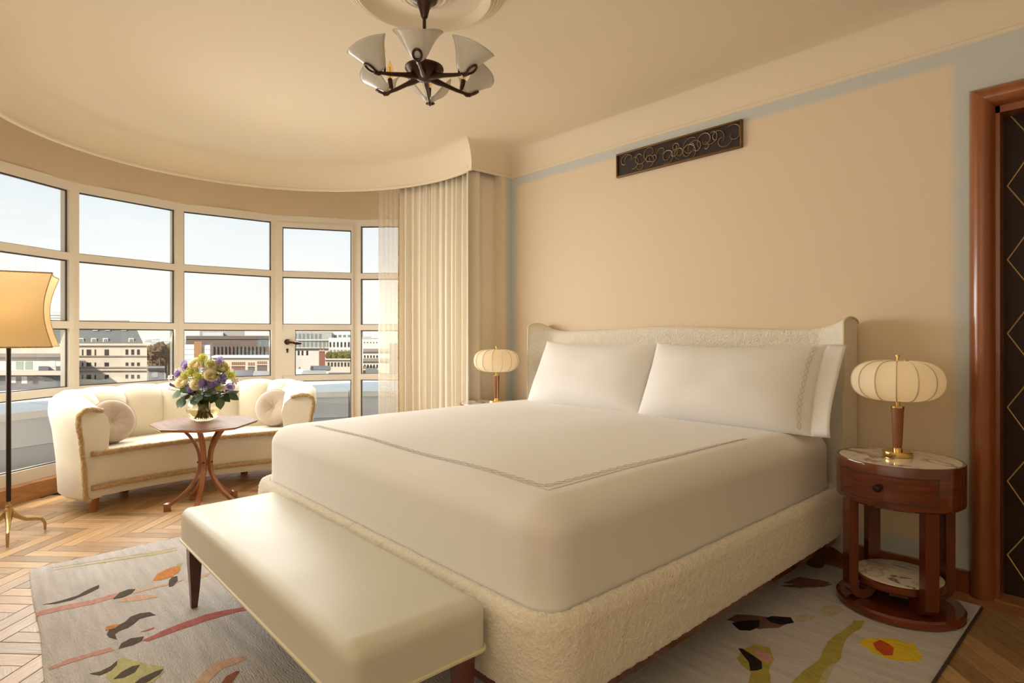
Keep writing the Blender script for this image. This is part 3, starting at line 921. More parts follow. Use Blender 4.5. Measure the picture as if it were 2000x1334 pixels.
for end, ix in ((0, 0), (1, HN)):
    l = loops[ix]
    sx = -0.004 if end == 0 else 0.004
    part('headboard_piping', MB().tube([(p[0] + sx, p[1], p[2]) for p in l[1:55]], 0.0055, 6), M['piping'], bed)

# mattress with fitted sheet, turned-down top sheet and embroidery
MX0, MX1, MY0, MY1, MZ0, MZ1 = -3.14, -1.08, 1.105, 3.13, 0.355, 0.70
mat_t = thing('mattress', 'thick mattress dressed in white cotton sheets with a chain-stitched border', 'mattress', (-2.1, 2.1, MZ0))
def mfn(x, y, z):
    ax, ay = abs(x) / 1.015, abs(y) / 1.005
    if z > 0.05:
        z += (0.006 * noise.noise((x * 2.2, y * 2.2, 0)) - 0.012 * ax ** 6 - 0.012 * ay ** 6) * min(1.0, (z - 0.05) / 0.1225)
    elif z < -0.06:
        # the sheet falls straight into the frame: undo the lower rounding
        k = 0.105 - math.sqrt(max(0, 0.105 ** 2 - min(0.105, -0.0675 - z) ** 2)) if z < -0.0675 else 0
        if ax > 0.85: x += math.copysign(min(k, 0.06), x)
        if ay > 0.85: y += math.copysign(min(k, 0.06), y)
    return (x, y, z)
part('fitted_sheet', MB().soft(((MX0 + MX1) / 2, (MY0 + MY1) / 2, (MZ0 + MZ1) / 2), ((MX1 - MX0) / 2, (MY1 - MY0) / 2, (MZ1 - MZ0) / 2), 0.105, 46, mfn), M['sheet'], mat_t, ang=80)
mb = MB()
def tsh(u, v):
    x = MX0 + 0.22 + (MX1 - MX0 - 0.36) * u
    y = 1.25 + (2.50 - 1.25) * v
    q = mfn(x - (MX0 + MX1) / 2, y - (MY0 + MY1) / 2, 0.1725)
    return (x, y, (MZ0 + MZ1) / 2 + q[2] + 0.0012 + (0.0035 if v > 0.975 else 0.0))
mb.grid(tsh, 40, 40)
part('top_sheet', mb, M['sheet'], mat_t, ang=80)
def msurf(x, y):
    return (MZ0 + MZ1) / 2 + mfn(x - (MX0 + MX1) / 2, y - (MY0 + MY1) / 2, 0.1725)[2] + 0.0028
def chain(p0, p1, side, amp=0.011, wl=0.085, zf=msurf):
    mb = MB()
    L_ = math.hypot(p1[0] - p0[0], p1[1] - p0[1])
    n = int(L_ / 0.008)
    for ph in (0, PI):
        pts = []
        for i in range(n + 1):
            s_ = i / n
            o_ = amp * math.sin(2 * PI * s_ * L_ / wl + ph)
            x, y = p0[0] + (p1[0] - p0[0]) * s_ + side[0] * o_, p0[1] + (p1[1] - p0[1]) * s_ + side[1] * o_
            pts.append((x, y, zf(x, y)))
        mb.tube(pts, 0.00065, 4)
    return mb
part('embroidery', chain((-2.86, 1.255), (-1.25, 1.265), (0, 1)), M['thread'], mat_t, label='grey-brown chain-stitch embroidery')
part('embroidery', chain((-1.25, 1.265), (-1.215, 2.48), (1, 0)), M['thread'], mat_t, label='grey-brown chain-stitch embroidery')

def pillow(label, x0, x1, yb, yt, zb, zt, thick, flange, sd):
    cx_, cy_, cz_ = (x0 + x1) / 2, (yb + yt) / 2, (zb + zt) / 2
    t = thing('pillow', label, 'pillow', (cx_, cy_, zb), 'pillows on the bed')
    Wd = (x1 - x0) / 2
    up = Vector((0, yt - yb, zt - zb)); Hh = up.length / 2; up.normalize()
    ux_ = Vector((1, 0, 0)); nn = ux_.cross(up)     # toward the foot of the bed
    if nn.y > 0: nn = -nn
    C_ = Vector((cx_, cy_, cz_))
    def surf(u, v, s):
        e_ = (max(0, 1 - abs(u) ** 3.2) * max(0, 1 - abs(v) ** 3.0)) ** 0.62
        px = u * Wd * (1 - 0.045 * (1 - abs(u)) - 0.03 * (1 - v * v) * (abs(u) > 0.6) * (abs(u) - 0.6) / 0.4)
        sag = -0.03 * (1 - u * u) * (v > 0) * v
        py = v * Hh + sag
        wr = 0.008 * noise.noise((u * 3 + sd, v * 3, sd))
        k = thick * e_ * (1 - 0.15 * v) + wr * e_
        return C_ + ux_ * px + up * py + nn * (k if s > 0 else -k * 0.5)
    mb = MB()
    n = 26
    f_ = lambda i: math.sin((i * 2 - 1) * PI / 2)
    mb.grid(lambda a, b: surf(f_(a), f_(b), 1), n, n)
    mb.grid(lambda a, b: surf(f_(a), f_(b), -1), n, n)
    part('case', mb, M['sheet'], t, ang=80)
    if flange:
        mb = MB()
        def fl_(a, b):
            v = -1 + 2 * b
            p = surf(0.985, v, 1)
            return p + ux_ * (0.085 * a) + nn * (0.012 * math.sin(5 * b + 1) * a) + up * (-0.012 * a * math.sin(b * PI))
        mb.grid(fl_, 5, 20)
        fo = part('flange', mb, M['sheet'], t, ang=80)
        md = fo.modifiers.new('thick', 'SOLIDIFY'); md.thickness = 0.004
        mb = MB()
        for ph in (0, PI):
            pts = []
            for i in range(90):
                v = -0.93 + 1.86 * i / 89
                u = 0.90 + 0.017 * math.sin(i / 89 * 2 * PI * 6.5 + ph)
                pts.append(surf(u, v, 1) + nn * 0.0015)
            mb.tube(pts, 0.00065, 4)
        part('embroidery', mb, M['thread'], t, label='grey-brown chain-stitch embroidery')
    return t
pillow('plain white pillow propped against the headboard, farther from the door', -2.965, -2.005, 2.83, 3.03, 0.69, 1.108, 0.11, False, 3.1)
pillow('white pillow with embroidered flange edge, next to the near bedside lamp', -2.015, -1.055, 2.80, 3.00, 0.69, 1.108, 0.12, True, 8.4)

# ------------------------------------------------------------------ bench
bench = thing('bench', 'long pale celadon leather bench with tapered walnut legs at the foot of the bed', 'bench', (-1.99, 0.815, RZ))
QX0, QX1, QY0, QY1 = -2.755, -1.225, 0.615, 1.025
def bfn(x, y, z):
    ax, ay = abs(x) / 0.765, abs(y) / 0.205
    if z > 0:
        z += 0.008 * (1 - ax ** 4) * (1 - ay ** 4) + 0.003 * noise.noise((x * 4, y * 4, 1))
    return (x, y, z)
part('cushion', MB().soft(((QX0 + QX1) / 2, (QY0 + QY1) / 2, 0.335), ((QX1 - QX0) / 2, (QY1 - QY0) / 2, 0.095), 0.036, 40, lambda x, y, z: (lambda q: (q[0], q[1], max(q[2], 0.2965 - 0.335)))(bfn(x, y, z))), M['leather'], bench, ang=80)
ol = rrect(QX0, QX1, QY0, QY1, 0.03, 5)
part('piping', MB().tube([(p[0], p[1], 0.299) for p in ol], 0.0055, 6, closed=True), M['piping'], bench)
part('underframe', MB().box(QX0 + 0.03, QY0 + 0.03, 0.288, QX1 - 0.03, QY1 - 0.03, 0.30), M['walnut'], bench, smooth=False)
for x, y in ((-2.70, 0.66), (-2.70, 0.975), (-1.28, 0.66), (-1.28, 0.975)):
    sx = 1 if x > -2 else -1
    part('leg', MB().bar([(x, y, 0.295), (x + sx * 0.004, y, 0.20), (x + sx * 0.002, y, 0.10), (x + sx * 0.012, y, RZ + 0.001)], [0.026, 0.023, 0.017, 0.0115], (0, 1, 0), [0.026, 0.022, 0.016, 0.0115]), M['walnut'] if x < -2 else M['mahog'], bench, ang=50)

# ------------------------------------------------------------------ bedside tables
def nightstand(loc, label):
    X, Y = loc
    t = thing('nightstand', label, 'nightstand', (X, Y, RZ), 'round mahogany nightstands')
    R_ = 0.23
    c = (X, Y, 0)
    part('base', MB().lathe([(0.21, RZ), (R_, RZ + 0.006), (R_, 0.042), (0.222, 0.05), (0.0, 0.05)], c, 48), M['mahogh'], t)
    for k in range(4):
        a = rad(45 + 90 * k)
        ca, sa = math.cos(a), math.sin(a)
        r0 = 0.196
        pts = [(r0, 0.47), (r0, 0.30), (r0, 0.12)]
        for i in range(1, 9):
            q = PI * i / 8
            pts.append((r0 - 0.036 + 0.036 * math.cos(q), 0.105 - 0.036 * math.sin(q)))
        pts.append((r0 - 0.072, 0.125))
        part('post', MB().bar([(X + p[0] * ca, Y + p[0] * sa, p[1]) for p in pts], 0.026, (-sa, ca, 0), 0.019), M['mahog'], t, ang=40)
    s_ = part('shelf', MB().lathe([(0.0, 0.112), (0.160, 0.112), (0.165, 0.118), (0.165, 0.142), (0.158, 0.146)], c, 40), M['mahogh'], t)
    part('marble_slab', MB().lathe([(0.0, 0.140), (0.158, 0.140), (0.158, 0.148), (0.155, 0.150), (0.0, 0.150)], c, 40), M['marble'], s_)
    part('drum', MB().lathe([(0.0, 0.462), (0.218, 0.462), (0.228, 0.470), (0.2295, 0.48), (0.2295, 0.631), (0.2275, 0.636), (0.219, 0.636), (0.219, 0.625), (0.0, 0.625)], c, 64), M['mahogh'], t)
    part('marble_top', MB().lathe([(0.0, 0.622), (0.219, 0.622), (0.219, 0.634), (0.216, 0.6365), (0.0, 0.6365)], c, 48), M['marble'], t)
    def arcpanel(a1, a2, z0, z1, r0, r1, n=20):
        return ring(a1, a2, r0, r1, z0, z1, n, c=(X, Y))
    gr = part('drawer_gap', arcpanel(220.6, 319.4, 0.4922, 0.5978, 0.20, 0.2304), M['gasket'], t)
    dw = part('drawer', arcpanel(221.8, 318.2, 0.496, 0.594, 0.20, 0.2325), M['mahogh'], t)
    ka = rad(268)
    K = lambda r, dz=0: (X + r * math.cos(ka), Y + r * math.sin(ka), 0.547 + dz)
    part('knob', MB().tube([K(0.23), K(0.238), K(0.242), K(0.252), K(0.260), K(0.262)], [0.007, 0.007, 0.013, 0.0155, 0.012, 0.002], 14), M['darkmetal'], dw)
    return t
NS1, NS2 = (-0.735, 2.864), (-3.435, 2.885)
nightstand(NS1, 'round mahogany nightstand with veined marble top on the door side of the bed')
nightstand(NS2, 'round mahogany nightstand behind the bed beside the curtain')

def table_lamp(loc, label, energy):
    X, Y = loc
    z0 = 0.637
    t = thing('table_lamp', label, 'table lamp', (X, Y, z0), 'pumpkin-shaded bedside lamps')
    c = (X, Y, 0)
    part('base', MB().lathe([(0.0, z0), (0.056, z0), (0.057, z0 + 0.002), (0.057, z0 + 0.020), (0.055, z0 + 0.022), (0.018, z0 + 0.023), (0.018, z0 + 0.036), (0.0, z0 + 0.037)], c, 36), M['brass'], t)
    part('stem', MB().lathe([(0.0, 0.673), (0.0155, 0.673), (0.018, 0.70), (0.0235, 0.835), (0.0235, 0.842), (0.0, 0.842)], c, 24), M['tanleather'], t, label='tan stitched leather stem')
    part('collar', MB().lathe([(0.0, 0.842), (0.025, 0.842), (0.025, 0.849), (0.008, 0.851), (0.008, 0.88), (0.004, 0.885), (0.004, 1.055), (0.008, 1.058), (0.008, 1.066), (0.0, 1.07)], c, 20), M['brass'], t)
    NR = 14
    R_, H_, zc = 0.172, 0.083, 0.958
    def prof(v):
        a = -PI / 2 + PI * v
        ex = 0.74
        rr = 0.055 + (R_ - 0.055) * math.cos(a) ** ex if math.cos(a) > 1e-6 else 0.055
        return rr, H_ * math.copysign(abs(math.sin(a)) ** 0.92, math.sin(a))
    def lob(a):
        x = (a * NR / (2 * PI)) % 1
        return 1 - 0.030 * math.sin(PI * x)
    mb = MB()
    mb.grid(lambda u, v: (X + prof(v)[0] * lob(2 * PI * u) * math.cos(2 * PI * u), Y + prof(v)[0] * lob(2 * PI * u) * math.sin(2 * PI * u), zc + prof(v)[1]), NR * 8, 16, cu=True)
    s_ = part('shade', mb, M['lampshade'], t, ang=180)
    for k in range(NR):
        a = 2 * PI * k / NR
        part('rib', MB().tube([(X + prof(v / 16)[0] * 1.004 * math.cos(a), Y + prof(v / 16)[0] * 1.004 * math.sin(a), zc + prof(v / 16)[1]) for v in range(17)], 0.0028, 5), M['rib'], s_)
    part('bulb', MB().lathe([(0.0, 0.888), (0.012, 0.889), (0.013, 0.91), (0.026, 0.94), (0.026, 0.96), (0.0, 0.98)], (X + 0.02, Y, 0), 14), M['warmbulb'], t)
    l = light('lamp_glow', 'POINT', (X + 0.02, Y - 0.03, 0.955), energy, (1.0, 0.82, 0.58), shadow_soft_size=0.03)
    return t
M['warmbulb'] = mat('lit_bulb', (1, 0.8, 0.5), 0.4, emit=(1.0, 0.70, 0.36, 3.0))
table_lamp((-0.745, 2.89), 'pumpkin-shaped silk table lamp on the nightstand nearest the door', 0.22)
table_lamp((-3.375, 2.90), 'pumpkin-shaped silk table lamp beside the curtain across the bed', 0.25)
for o_ in [q for q in col.objects if q.name == 'table_lamp.001']:
    part('pull_chain', MB().tube([(-3.335, 2.875, 0.88), (-3.333, 2.874, 0.80), (-3.334, 2.874, 0.70), (-3.334, 2.874, 0.66)], 0.0022, 6), M['brass'], o_)

# ------------------------------------------------------------------ curved sofa
SX, SY = -4.60, 1.20
sofa = thing('sofa', 'curved cream velvet sofa with channelled back and tan fur trim in the bay', 'sofa', (SX - 0.3, SY, 0))
AB, AA, SXC, TOE = 0.755, 0.50, -4.825, 0.50
def spath(t):
    """t 0..1 left arm front -> back -> right arm front; returns point and outward normal"""
    a = -TOE + (PI + 2 * TOE) * t
    return Vector((SXC - AA * math.sin(a), SY - AB * math.cos(a), 0))
def snorm(t):
    e_ = 0.004
    p, q = spath(max(0, t - e_)), spath(min(1, t + e_))
    d_ = (q - p).normalized()
    n_ = Vector((d_.y, -d_.x, 0))
    c_ = Vector((SXC, SY, 0))
    return n_ if n_.dot(spath(t) - c_) > 0 else -n_
def ssec(t, bulge):
    hgt = 0.755 - 0.075 * max(0, (abs(t - 0.5) - 0.30) / 0.2) ** 1.5
    arm = max(0, (abs(t - 0.5) - 0.36) / 0.14)
    k = hgt / 0.755
    th = 0.02 * arm
    sec = [(0.045, 0.10), (0.075, 0.13), (0.085, 0.35), (0.105, 0.55), (0.125, 0.66), (0.120, 0.72), (0.085, 0.752), (0.03, 0.757), (-0.03 - th, 0.735), (-0.075 - th * 1.5, 0.68), (-0.085 - th * 2, 0.60), (-0.075 - th * 2, 0.50), (-0.07 - th * 2, 0.40), (-0.06, 0.34), (-0.06, 0.10)]
    out = []
    for i, (n_, z) in enumerate(sec):
        z2 = 0.10 + (z - 0.10) * (hgt - 0.10) / 0.657
        if 4 < i < 9: z2 += 0.022 * bulge
        if i >= 7 and z > 0.36: n_ -= 0.034 * bulge
        out.append((n_, z2))
    return out
cuts = [0.0, 0.17, 0.26, 0.355, 0.45, 0.55, 0.645, 0.74, 0.83, 1.0]
def chan(t0, t1, arm):
    n = 10
    mb = MB()
    loops = []
    for i in range(n + 1):
        u = i / n
        t = t0 + (t1 - t0) * u
        b_ = math.sin(PI * u) ** 0.6 if not arm else (math.sin(PI * min(1, max(0, 0.15 + u * 0.85 if arm > 0 else 0.15 + (1 - u) * 0.85))) ** 0.6)
        p, nn = spath(t), snorm(t)
        loops.append([p + nn * s_[0] + Vector((0, 0, s_[1])) for s_ in ssec(t, b_)])
    m = len(loops[0])
    mb.add([p for l in loops for p in l], [(i * m + j, (i + 1) * m + j, (i + 1) * m + (j + 1) % m, i * m + (j + 1) % m) for i in range(n) for j in range(m)] + [tuple(range(m)), tuple(n * m + j for j in reversed(range(m)))])
    return mb
for i in range(len(cuts) - 1):
    first, last_ = i == 0, i == len(cuts) - 2
    part('arm' if first or last_ else 'back_channel', chan(cuts[i], cuts[i + 1], 1 if last_ else (-1 if first else 0)), M['velvet'], sofa, ang=55)
for t in cuts[1:-1]:
    p, nn = spath(t), snorm(t)
    part('seam_piping', MB().tube([p + nn * (s_[0] - 0.001) + Vector((0, 0, s_[1])) for s_ in ssec(t, 0.05)[6:14]], 0.003, 5), M['velvet'], sofa)
# seat
def front(b_):
    q = b_ / 0.68
    return SX - 0.115 + 0.125 * q * q
def back_in(b_):
    q = min(1, abs(b_) / AB)
    return SXC - AA * max(0, 1 - q * q) ** 0.5 * 0.95
NB = 40
loops = []
for i in range(NB + 1):
    b_ = -0.69 + 1.38 * i / NB
    f_, k_ = front(b_), min(front(b_) - 0.02, back_in(b_))
    prof = [(k_, 0.10), (k_, 0.385), ((k_ + f_) / 2, 0.405), (f_ - 0.06, 0.405), (f_ - 0.015, 0.397), (f_ + 0.004, 0.375), (f_ + 0.010, 0.30), (f_ + 0.006, 0.18), (f_ - 0.012, 0.105), (f_ - 0.03, 0.10)]
    loops.append([(p[0], SY + b_, p[1]) for p in prof])
m = len(loops[0])
mb = MB().add([p for l in loops for p in l], [(i * m + j, (i + 1) * m + j, (i + 1) * m + (j + 1) % m, i * m + (j + 1) % m) for i in range(NB) for j in range(m)] + [tuple(range(m)), tuple(NB * m + j for j in reversed(range(m)))])
part('seat', mb, M['velvet'], sofa, ang=55)
def fur(path, r=0.017):
    # resample and roughen
    P = [Vector(p) for p in path]
    Q, Rr = [], []
    for a, b in zip(P[:-1], P[1:]):
        k = max(1, int((b - a).length / 0.012))
        for j in range(k):
            p = a.lerp(b, j / k)
            Q.append(p); Rr.append(r * (1 + 0.22 * noise.noise(p * 45) + 0.12 * noise.noise(p * 120)))
    Q.append(P[-1]); Rr.append(r)
    return MB().tube(Q, Rr, 8)
bs = [-0.68 + 1.36 * i / 30 for i in range(31)]
part('fur_trim', fur([(front(b) + 0.018, SY + b, 0.390) for b in bs], 0.0185), M['fur'], sofa, ang=180)
part('fur_trim', fur([(front(b) + 0.016, SY + b, 0.172) for b in bs], 0.0185), M['fur'], sofa, ang=180)
for t in (0.0, 1.0):
    p, nn = spath(t), snorm(t)
    fd = (spath(0.0) - spath(0.01) if t == 0 else spath(1.0) - spath(0.99)).normalized() * 0.010
    part('fur_trim', fur([p + nn * s_[0] + fd + Vector((0, 0, s_[1])) for s_ in ssec(t, 0)[0:9]], 0.0165), M['fur'], sofa, ang=180)
for x, y in ((SX - 0.07, SY - 0.66), (SX - 0.07, SY + 0.66), (SX - 0.50, SY - 0.42), (SX - 0.50, SY + 0.42)):
    part('leg', MB().lathe([(0.026, 0.0005), (0.04, 0.105)], (x, y, 0), 16), M['cherry'], sofa)

def round_cushion(loc, face, lean, label, rad_=0.147, th=0.058):
    t = thing('round_cushion', label, 'cushion', (loc[0], loc[1], loc[2] - rad_), 'round beige sofa cushions')
    nrm = Vector((math.cos(face) * math.cos(lean), math.sin(face) * math.cos(lean), math.sin(lean)))
    u_ = Vector((-math.sin(face), math.cos(face), 0)); v_ = nrm.cross(u_)
    C_ = Vector(loc)
    mb = MB()
    prof = [(0.0, 0.32), (0.05, 0.40), (0.16, 0.62), (0.35, 0.86), (0.6, 0.98), (0.82, 0.93), (0.95, 0.78), (1.0, 0.62), (1.02, 0.3), (1.02, 0), (1.02, -0.3), (1.0, -0.62), (0.95, -0.78), (0.7, -0.9), (0.0, -0.95)]
    n = 40
    vs, fs = [], []
    for k in range(n):
        a = 2 * PI * k / n
        for (r_, z_) in prof:
            pk = 1 - 0.10 * (0.5 + 0.5 * math.cos(8 * a)) * max(0, 1 - abs(r_ - 0.3) / 0.4) if z_ > 0 else 1
            q = C_ + (u_ * math.cos(a) + v_ * math.sin(a)) * r_ * rad_ + nrm * z_ * th * pk
            vs.append(q)
    m_ = len(prof)
    for k in range(n):
        for j in range(m_ - 1):
            fs.append((k * m_ + j, ((k + 1) % n) * m_ + j, ((k + 1) % n) * m_ + j + 1, k * m_ + j + 1))
    mb.add(vs, fs)
    part('pad', mb, M['linen'], t, ang=80)
    for s_ in (0.62, -0.62):
        part('piping', MB().tube([C_ + (u_ * math.cos(2 * PI * k / 36) + v_ * math.sin(2 * PI * k / 36)) * rad_ * 1.0 + nrm * th * s_ for k in range(36)], 0.0035, 5, closed=True), M['linen'], t)
    part('button', MB().tube([C_ + nrm * th * 0.3, C_ + nrm * th * 0.42, C_ + nrm * th * 0.47], [0.013, 0.012, 0.004], 12), M['linen'], t)
round_cushion((-4.86, 0.665, 0.555), rad(20), rad(22), 'round tufted beige cushion at the lamp end of the sofa')
round_cushion((-4.87, 1.785, 0.555), rad(-38), rad(20), 'round tufted beige cushion at the curtain end of the sofa')

# ------------------------------------------------------------------ side table
TX, TY, TZ = -4.31, 1.12, 0.565
tab = thing('side_table', 'octagonal brown veneer side table with splayed bentwood legs before the sofa', 'side table', (TX, TY, 0))
oc = [(-0.165, -0.30), (0.15, -0.30), (0.355, -0.11), (0.355, 0.085), (0.12, 0.30), (-0.165, 0.30), (-0.355, 0.13), (-0.355, -0.12)]
oc2 = [(x * 0.97, y * 0.97) for x, y in oc]
mb = MB()
n = 8
mb.add([(TX + x, TY + y, TZ - 0.018) for x, y in oc2] + [(TX + x, TY + y, TZ - 0.008) for x, y in oc] + [(TX + x, TY + y, TZ - 0.001) for x, y in oc] + [(TX + x * 0.985, TY + y * 0.985, TZ - 0.0005) for x, y in oc],
       [tuple(reversed(range(8)))] + [(a * 8 + i, a * 8 + (i + 1) % 8, a * 8 + 8 + (i + 1) % 8, a * 8 + 8 + i) for a in range(3) for i in range(8)] + [tuple(range(24, 32))])
top = part('tabletop', mb, M['cherry'], tab, smooth=False)
for i in range(8):
    a, b = oc[i], oc[(i + 1) % 8]
    v = [(TX, TY, TZ + 0.0005)] + [(TX + p[0] * 0.975, TY + p[1] * 0.975, TZ + 0.0005) for p in (a, b)]
    part('veneer_segment', MB().add(v, [(0, 1, 2)]), M['tabletop'], top, smooth=False)
LEGA = [258, 186, 114, 42, 330]
for a in LEGA:
    ca, sa = math.cos(rad(a)), math.sin(rad(a))
    pts = []
    for i in range(17):
        z = 0.03 + (TZ - 0.05) * i / 16
        s_ = (z - 0.30) / 0.27
        r_ = 0.035 + (0.185 * (-s_) ** 2.3 if s_ < 0 else 0.145 * s_ ** 2.2)
        pts.append((TX + r_ * ca, TY + r_ * sa, z))
    lg = part('leg', MB().bar(pts, 0.0145, (-sa, ca, 0), 0.009), M['cherry'], tab, ang=40)
    r_ = 0.222
    part('foot', MB().obox((TX + r_ * ca, TY + r_ * sa, 0.024), Vector((ca, sa, 0)) * 0.021, Vector((-sa, ca, 0)) * 0.019, Vector((0, 0, 0.0235))).lathe([(0.022, 0.0475), (0.0, 0.056)], (TX + r_ * ca, TY + r_ * sa, 0), 4), M['cherry'], lg, smooth=False)
    part('bolt', MB().tube([(TX + 0.04 * ca, TY + 0.04 * sa, 0.30), (TX + 0.051 * ca, TY + 0.051 * sa, 0.30)], 0.006, 8), M['bronze'], lg)
part('hub_block', MB().lathe([(0.0, 0.275), (0.036, 0.275), (0.036, 0.325), (0.0, 0.325)], (TX, TY, 0), 6), M['cherry'], tab, smooth=False)

# ------------------------------------------------------------------ vase and bouquet
VP = at_depth(398, 0, 4.03)
VX, VY, VZ = VP[0], VP[1], TZ + 0.001
vase = thing('vase', 'round clear glass vase of water on the octagonal table', 'vase', (VX, VY, VZ))
vprof = [(0.0, 0.0), (0.055, 0.0), (0.085, 0.018), (0.108, 0.055), (0.112, 0.085), (0.10, 0.125), (0.082, 0.155), (0.074, 0.178), (0.076, 0.192)]
vin = [(r_ - 0.004 if r_ > 0.01 else 0.0, z + (0.008 if z < 0.02 else 0)) for r_, z in reversed(vprof[1:])] + [(0.0, 0.008)]
part('glass_body', MB().lathe(vprof + vin, (VX, VY, VZ), 40), M['clear'], vase, ang=80)
M['water'] = mixshader('water', sh('ShaderNodeBsdfTransparent', (0.93, 0.88, 0.72)), sh('ShaderNodeBsdfGlossy', (1, 1, 1), 0.02), 'fresnel')
part('water', MB().lathe([(0.0, 0.009), (0.05, 0.009), (0.08, 0.022), (0.103, 0.057), (0.107, 0.082), (0.0, 0.082)], (VX, VY, VZ), 36), M['water'], vase, ang=80)
M['stem'] = mat('stem_green', (0.17, 0.19, 0.045), 0.6)
M['leafg'] = mat('leaf_dark_green', (0.055, 0.10, 0.032), 0.5, var=(20, 0.3), rnd=0.35)
M['rosec'] = mixshader('cream_petal', sh('ShaderNodeBsdfDiffuse', (0.90, 0.84, 0.64)), sh('ShaderNodeBsdfTranslucent', (0.90, 0.80, 0.50)), 0.35)
M['hyd'] = mixshader('lime_petal', sh('ShaderNodeBsdfDiffuse', (0.60, 0.58, 0.16)), sh('ShaderNodeBsdfTranslucent', (0.62, 0.62, 0.12)), 0.35)
M['purp'] = mixshader('violet_petal', sh('ShaderNodeBsdfDiffuse', (0.33, 0.25, 0.52)), sh('ShaderNodeBsdfTranslucent', (0.36, 0.26, 0.55)), 0.3)
M['lil'] = mat('pale_lilac_petal', (0.76, 0.66, 0.74), 0.7, var=(30, 0.12))
VD = 4.03
def stem_to(h, t):
    a = random.uniform(0, 2 * PI)
    r_ = random.uniform(0.01, 0.06)
    b0 = Vector((VX + r_ * math.cos(a), VY + r_ * math.sin(a), VZ + 0.014))
    h = Vector(h)
    nk = Vector((VX, VY, VZ + 0.18)) + (Vector((h.x - VX, h.y - VY, 0)) * 0.30)
    nk -= Vector((math.cos(a), math.sin(a), 0)) * 0.02
    P = [b0, b0.lerp(nk, 0.5), nk, nk.lerp(h, 0.5) + Vector((0, 0, 0.008)), h]
    part('stem', MB().tube(P, 0.0028, 5), M['stem'], t)
    return (h - nk).normalized()
def frame(d_):
    d_ = Vector(d_).normalized()
    x = d_.orthogonal().normalized()
    return x, d_.cross(x), d_
def rose(h, r_, label):
    t = thing('rose', label, 'rose', (VX, VY, VZ + 0.014), 'cream roses in the bouquet')
    d_ = stem_to(h, t)
    d_ = (d_ + Vector((-DX, -DY, 0.2)) * 0.7).normalized()
    X_, Y_, Z_ = frame(d_)
    h = Vector(h)
    for ly, (rr, op, np_, hh) in enumerate(((0.42, 0.18, 3, 1.0), (0.66, 0.30, 4, 1.02), (0.9, 0.48, 5, 0.98), (1.06, 0.78, 5, 0.80))):
        mb = MB()
        for k in range(np_):
            a0_ = 2 * PI * k / np_ + ly * 0.7
            wd = 2 * PI / np_ * 0.72
            def f(u, v):
                a = a0_ + (u - 0.5) * 2 * wd * (0.55 + 0.45 * math.sin(PI * min(1, v * 0.8)))
                q = v * PI * 0.55
                rad2 = r_ * rr * (0.25 + 0.75 * math.sin(q) + op * 0.35 * v * v) * (1 + 0.06 * abs(u - 0.5))
                z = r_ * hh * (-0.75 + 1.6 * v - 0.30 * v * v * op - 0.18 * (2 * u - 1) ** 2 * v)
                return h + X_ * rad2 * math.cos(a) + Y_ * rad2 * math.sin(a) + Z_ * z
            mb.grid(f, 6, 6)
        part('petal_whorl', mb, M['rosec'], t, ang=120)
    return t
def cluster(kind, h, r_, label, grp, n, mkey, el=1.0, fs=0.010):
    t = thing(kind, label, 'flower', (VX, VY, VZ + 0.014), grp)
    d_ = stem_to(h, t)
    h = Vector(h)
    mb = MB()
    X_, Y_, Z_ = frame(d_ + Vector((0, 0, 0.5)))
    for i in range(n):
        z = 1 - 2 * (i + 0.5) / n
        a = i * 2.399
        q = math.sqrt(1 - z * z)
        o_ = X_ * q * math.cos(a) + Y_ * q * math.sin(a) + Z_ * z
        c_ = h + (X_ * q * math.cos(a) + Y_ * q * math.sin(a)) * r_ + Z_ * z * r_ * el
        x, y, zz = frame(o_)
        ph = random.uniform(0, 6)
        for k in range(4):
            b = ph + PI / 2 * k
            e1 = x * math.cos(b) + y * math.sin(b); e2 = -x * math.sin(b) + y * math.cos(b)
            s_ = fs * random.uniform(0.8, 1.2)
            mb.add([c_, c_ + (e1 * 0.6 + e2 * 0.4) * s_ + zz * s_ * 0.5, c_ + e1 * s_ * 1.15 + zz * s_ * 0.4, c_ + (e1 * 0.6 - e2 * 0.4) * s_ + zz * s_ * 0.5], [(0, 1, 2, 3)])
    mb.soft(h, (r_ * 0.7, r_ * 0.7, r_ * 0.7 * min(el, 1.3)), r_ * 0.6, 4)
    part('florets', mb, M[mkey], t, smooth=False)
    return t
def star(h, label):
    t = thing('star_flower', label, 'flower', (VX, VY, VZ + 0.014), 'pale lilac star flowers in the bouquet')
    d_ = stem_to(h, t)
    X_, Y_, Z_ = frame(d_ * 0.5 + Vector((-DX, -DY, 0.3)))
    h = Vector(h)
    mb = MB()
    for k in range(6):
        a = 2 * PI * k / 6
        e1 = X_ * math.cos(a) + Y_ * math.sin(a); e2 = -X_ * math.sin(a) + Y_ * math.cos(a)
        L_ = 0.030
        mb.add([h, h + e1 * L_ * 0.5 + e2 * 0.008 + Z_ * 0.006, h + e1 * L_ + Z_ * 0.002, h + e1 * L_ * 0.5 - e2 * 0.008 + Z_ * 0.006], [(0, 1, 2), (0, 2, 3)])
    part('petals', mb, M['lil'], t, smooth=False)
    part('eye', MB().lathe([(0.0, -0.003), (0.005, 0.0), (0.0, 0.006)], h + Z_ * 0.004, 8), M['hyd'], t)
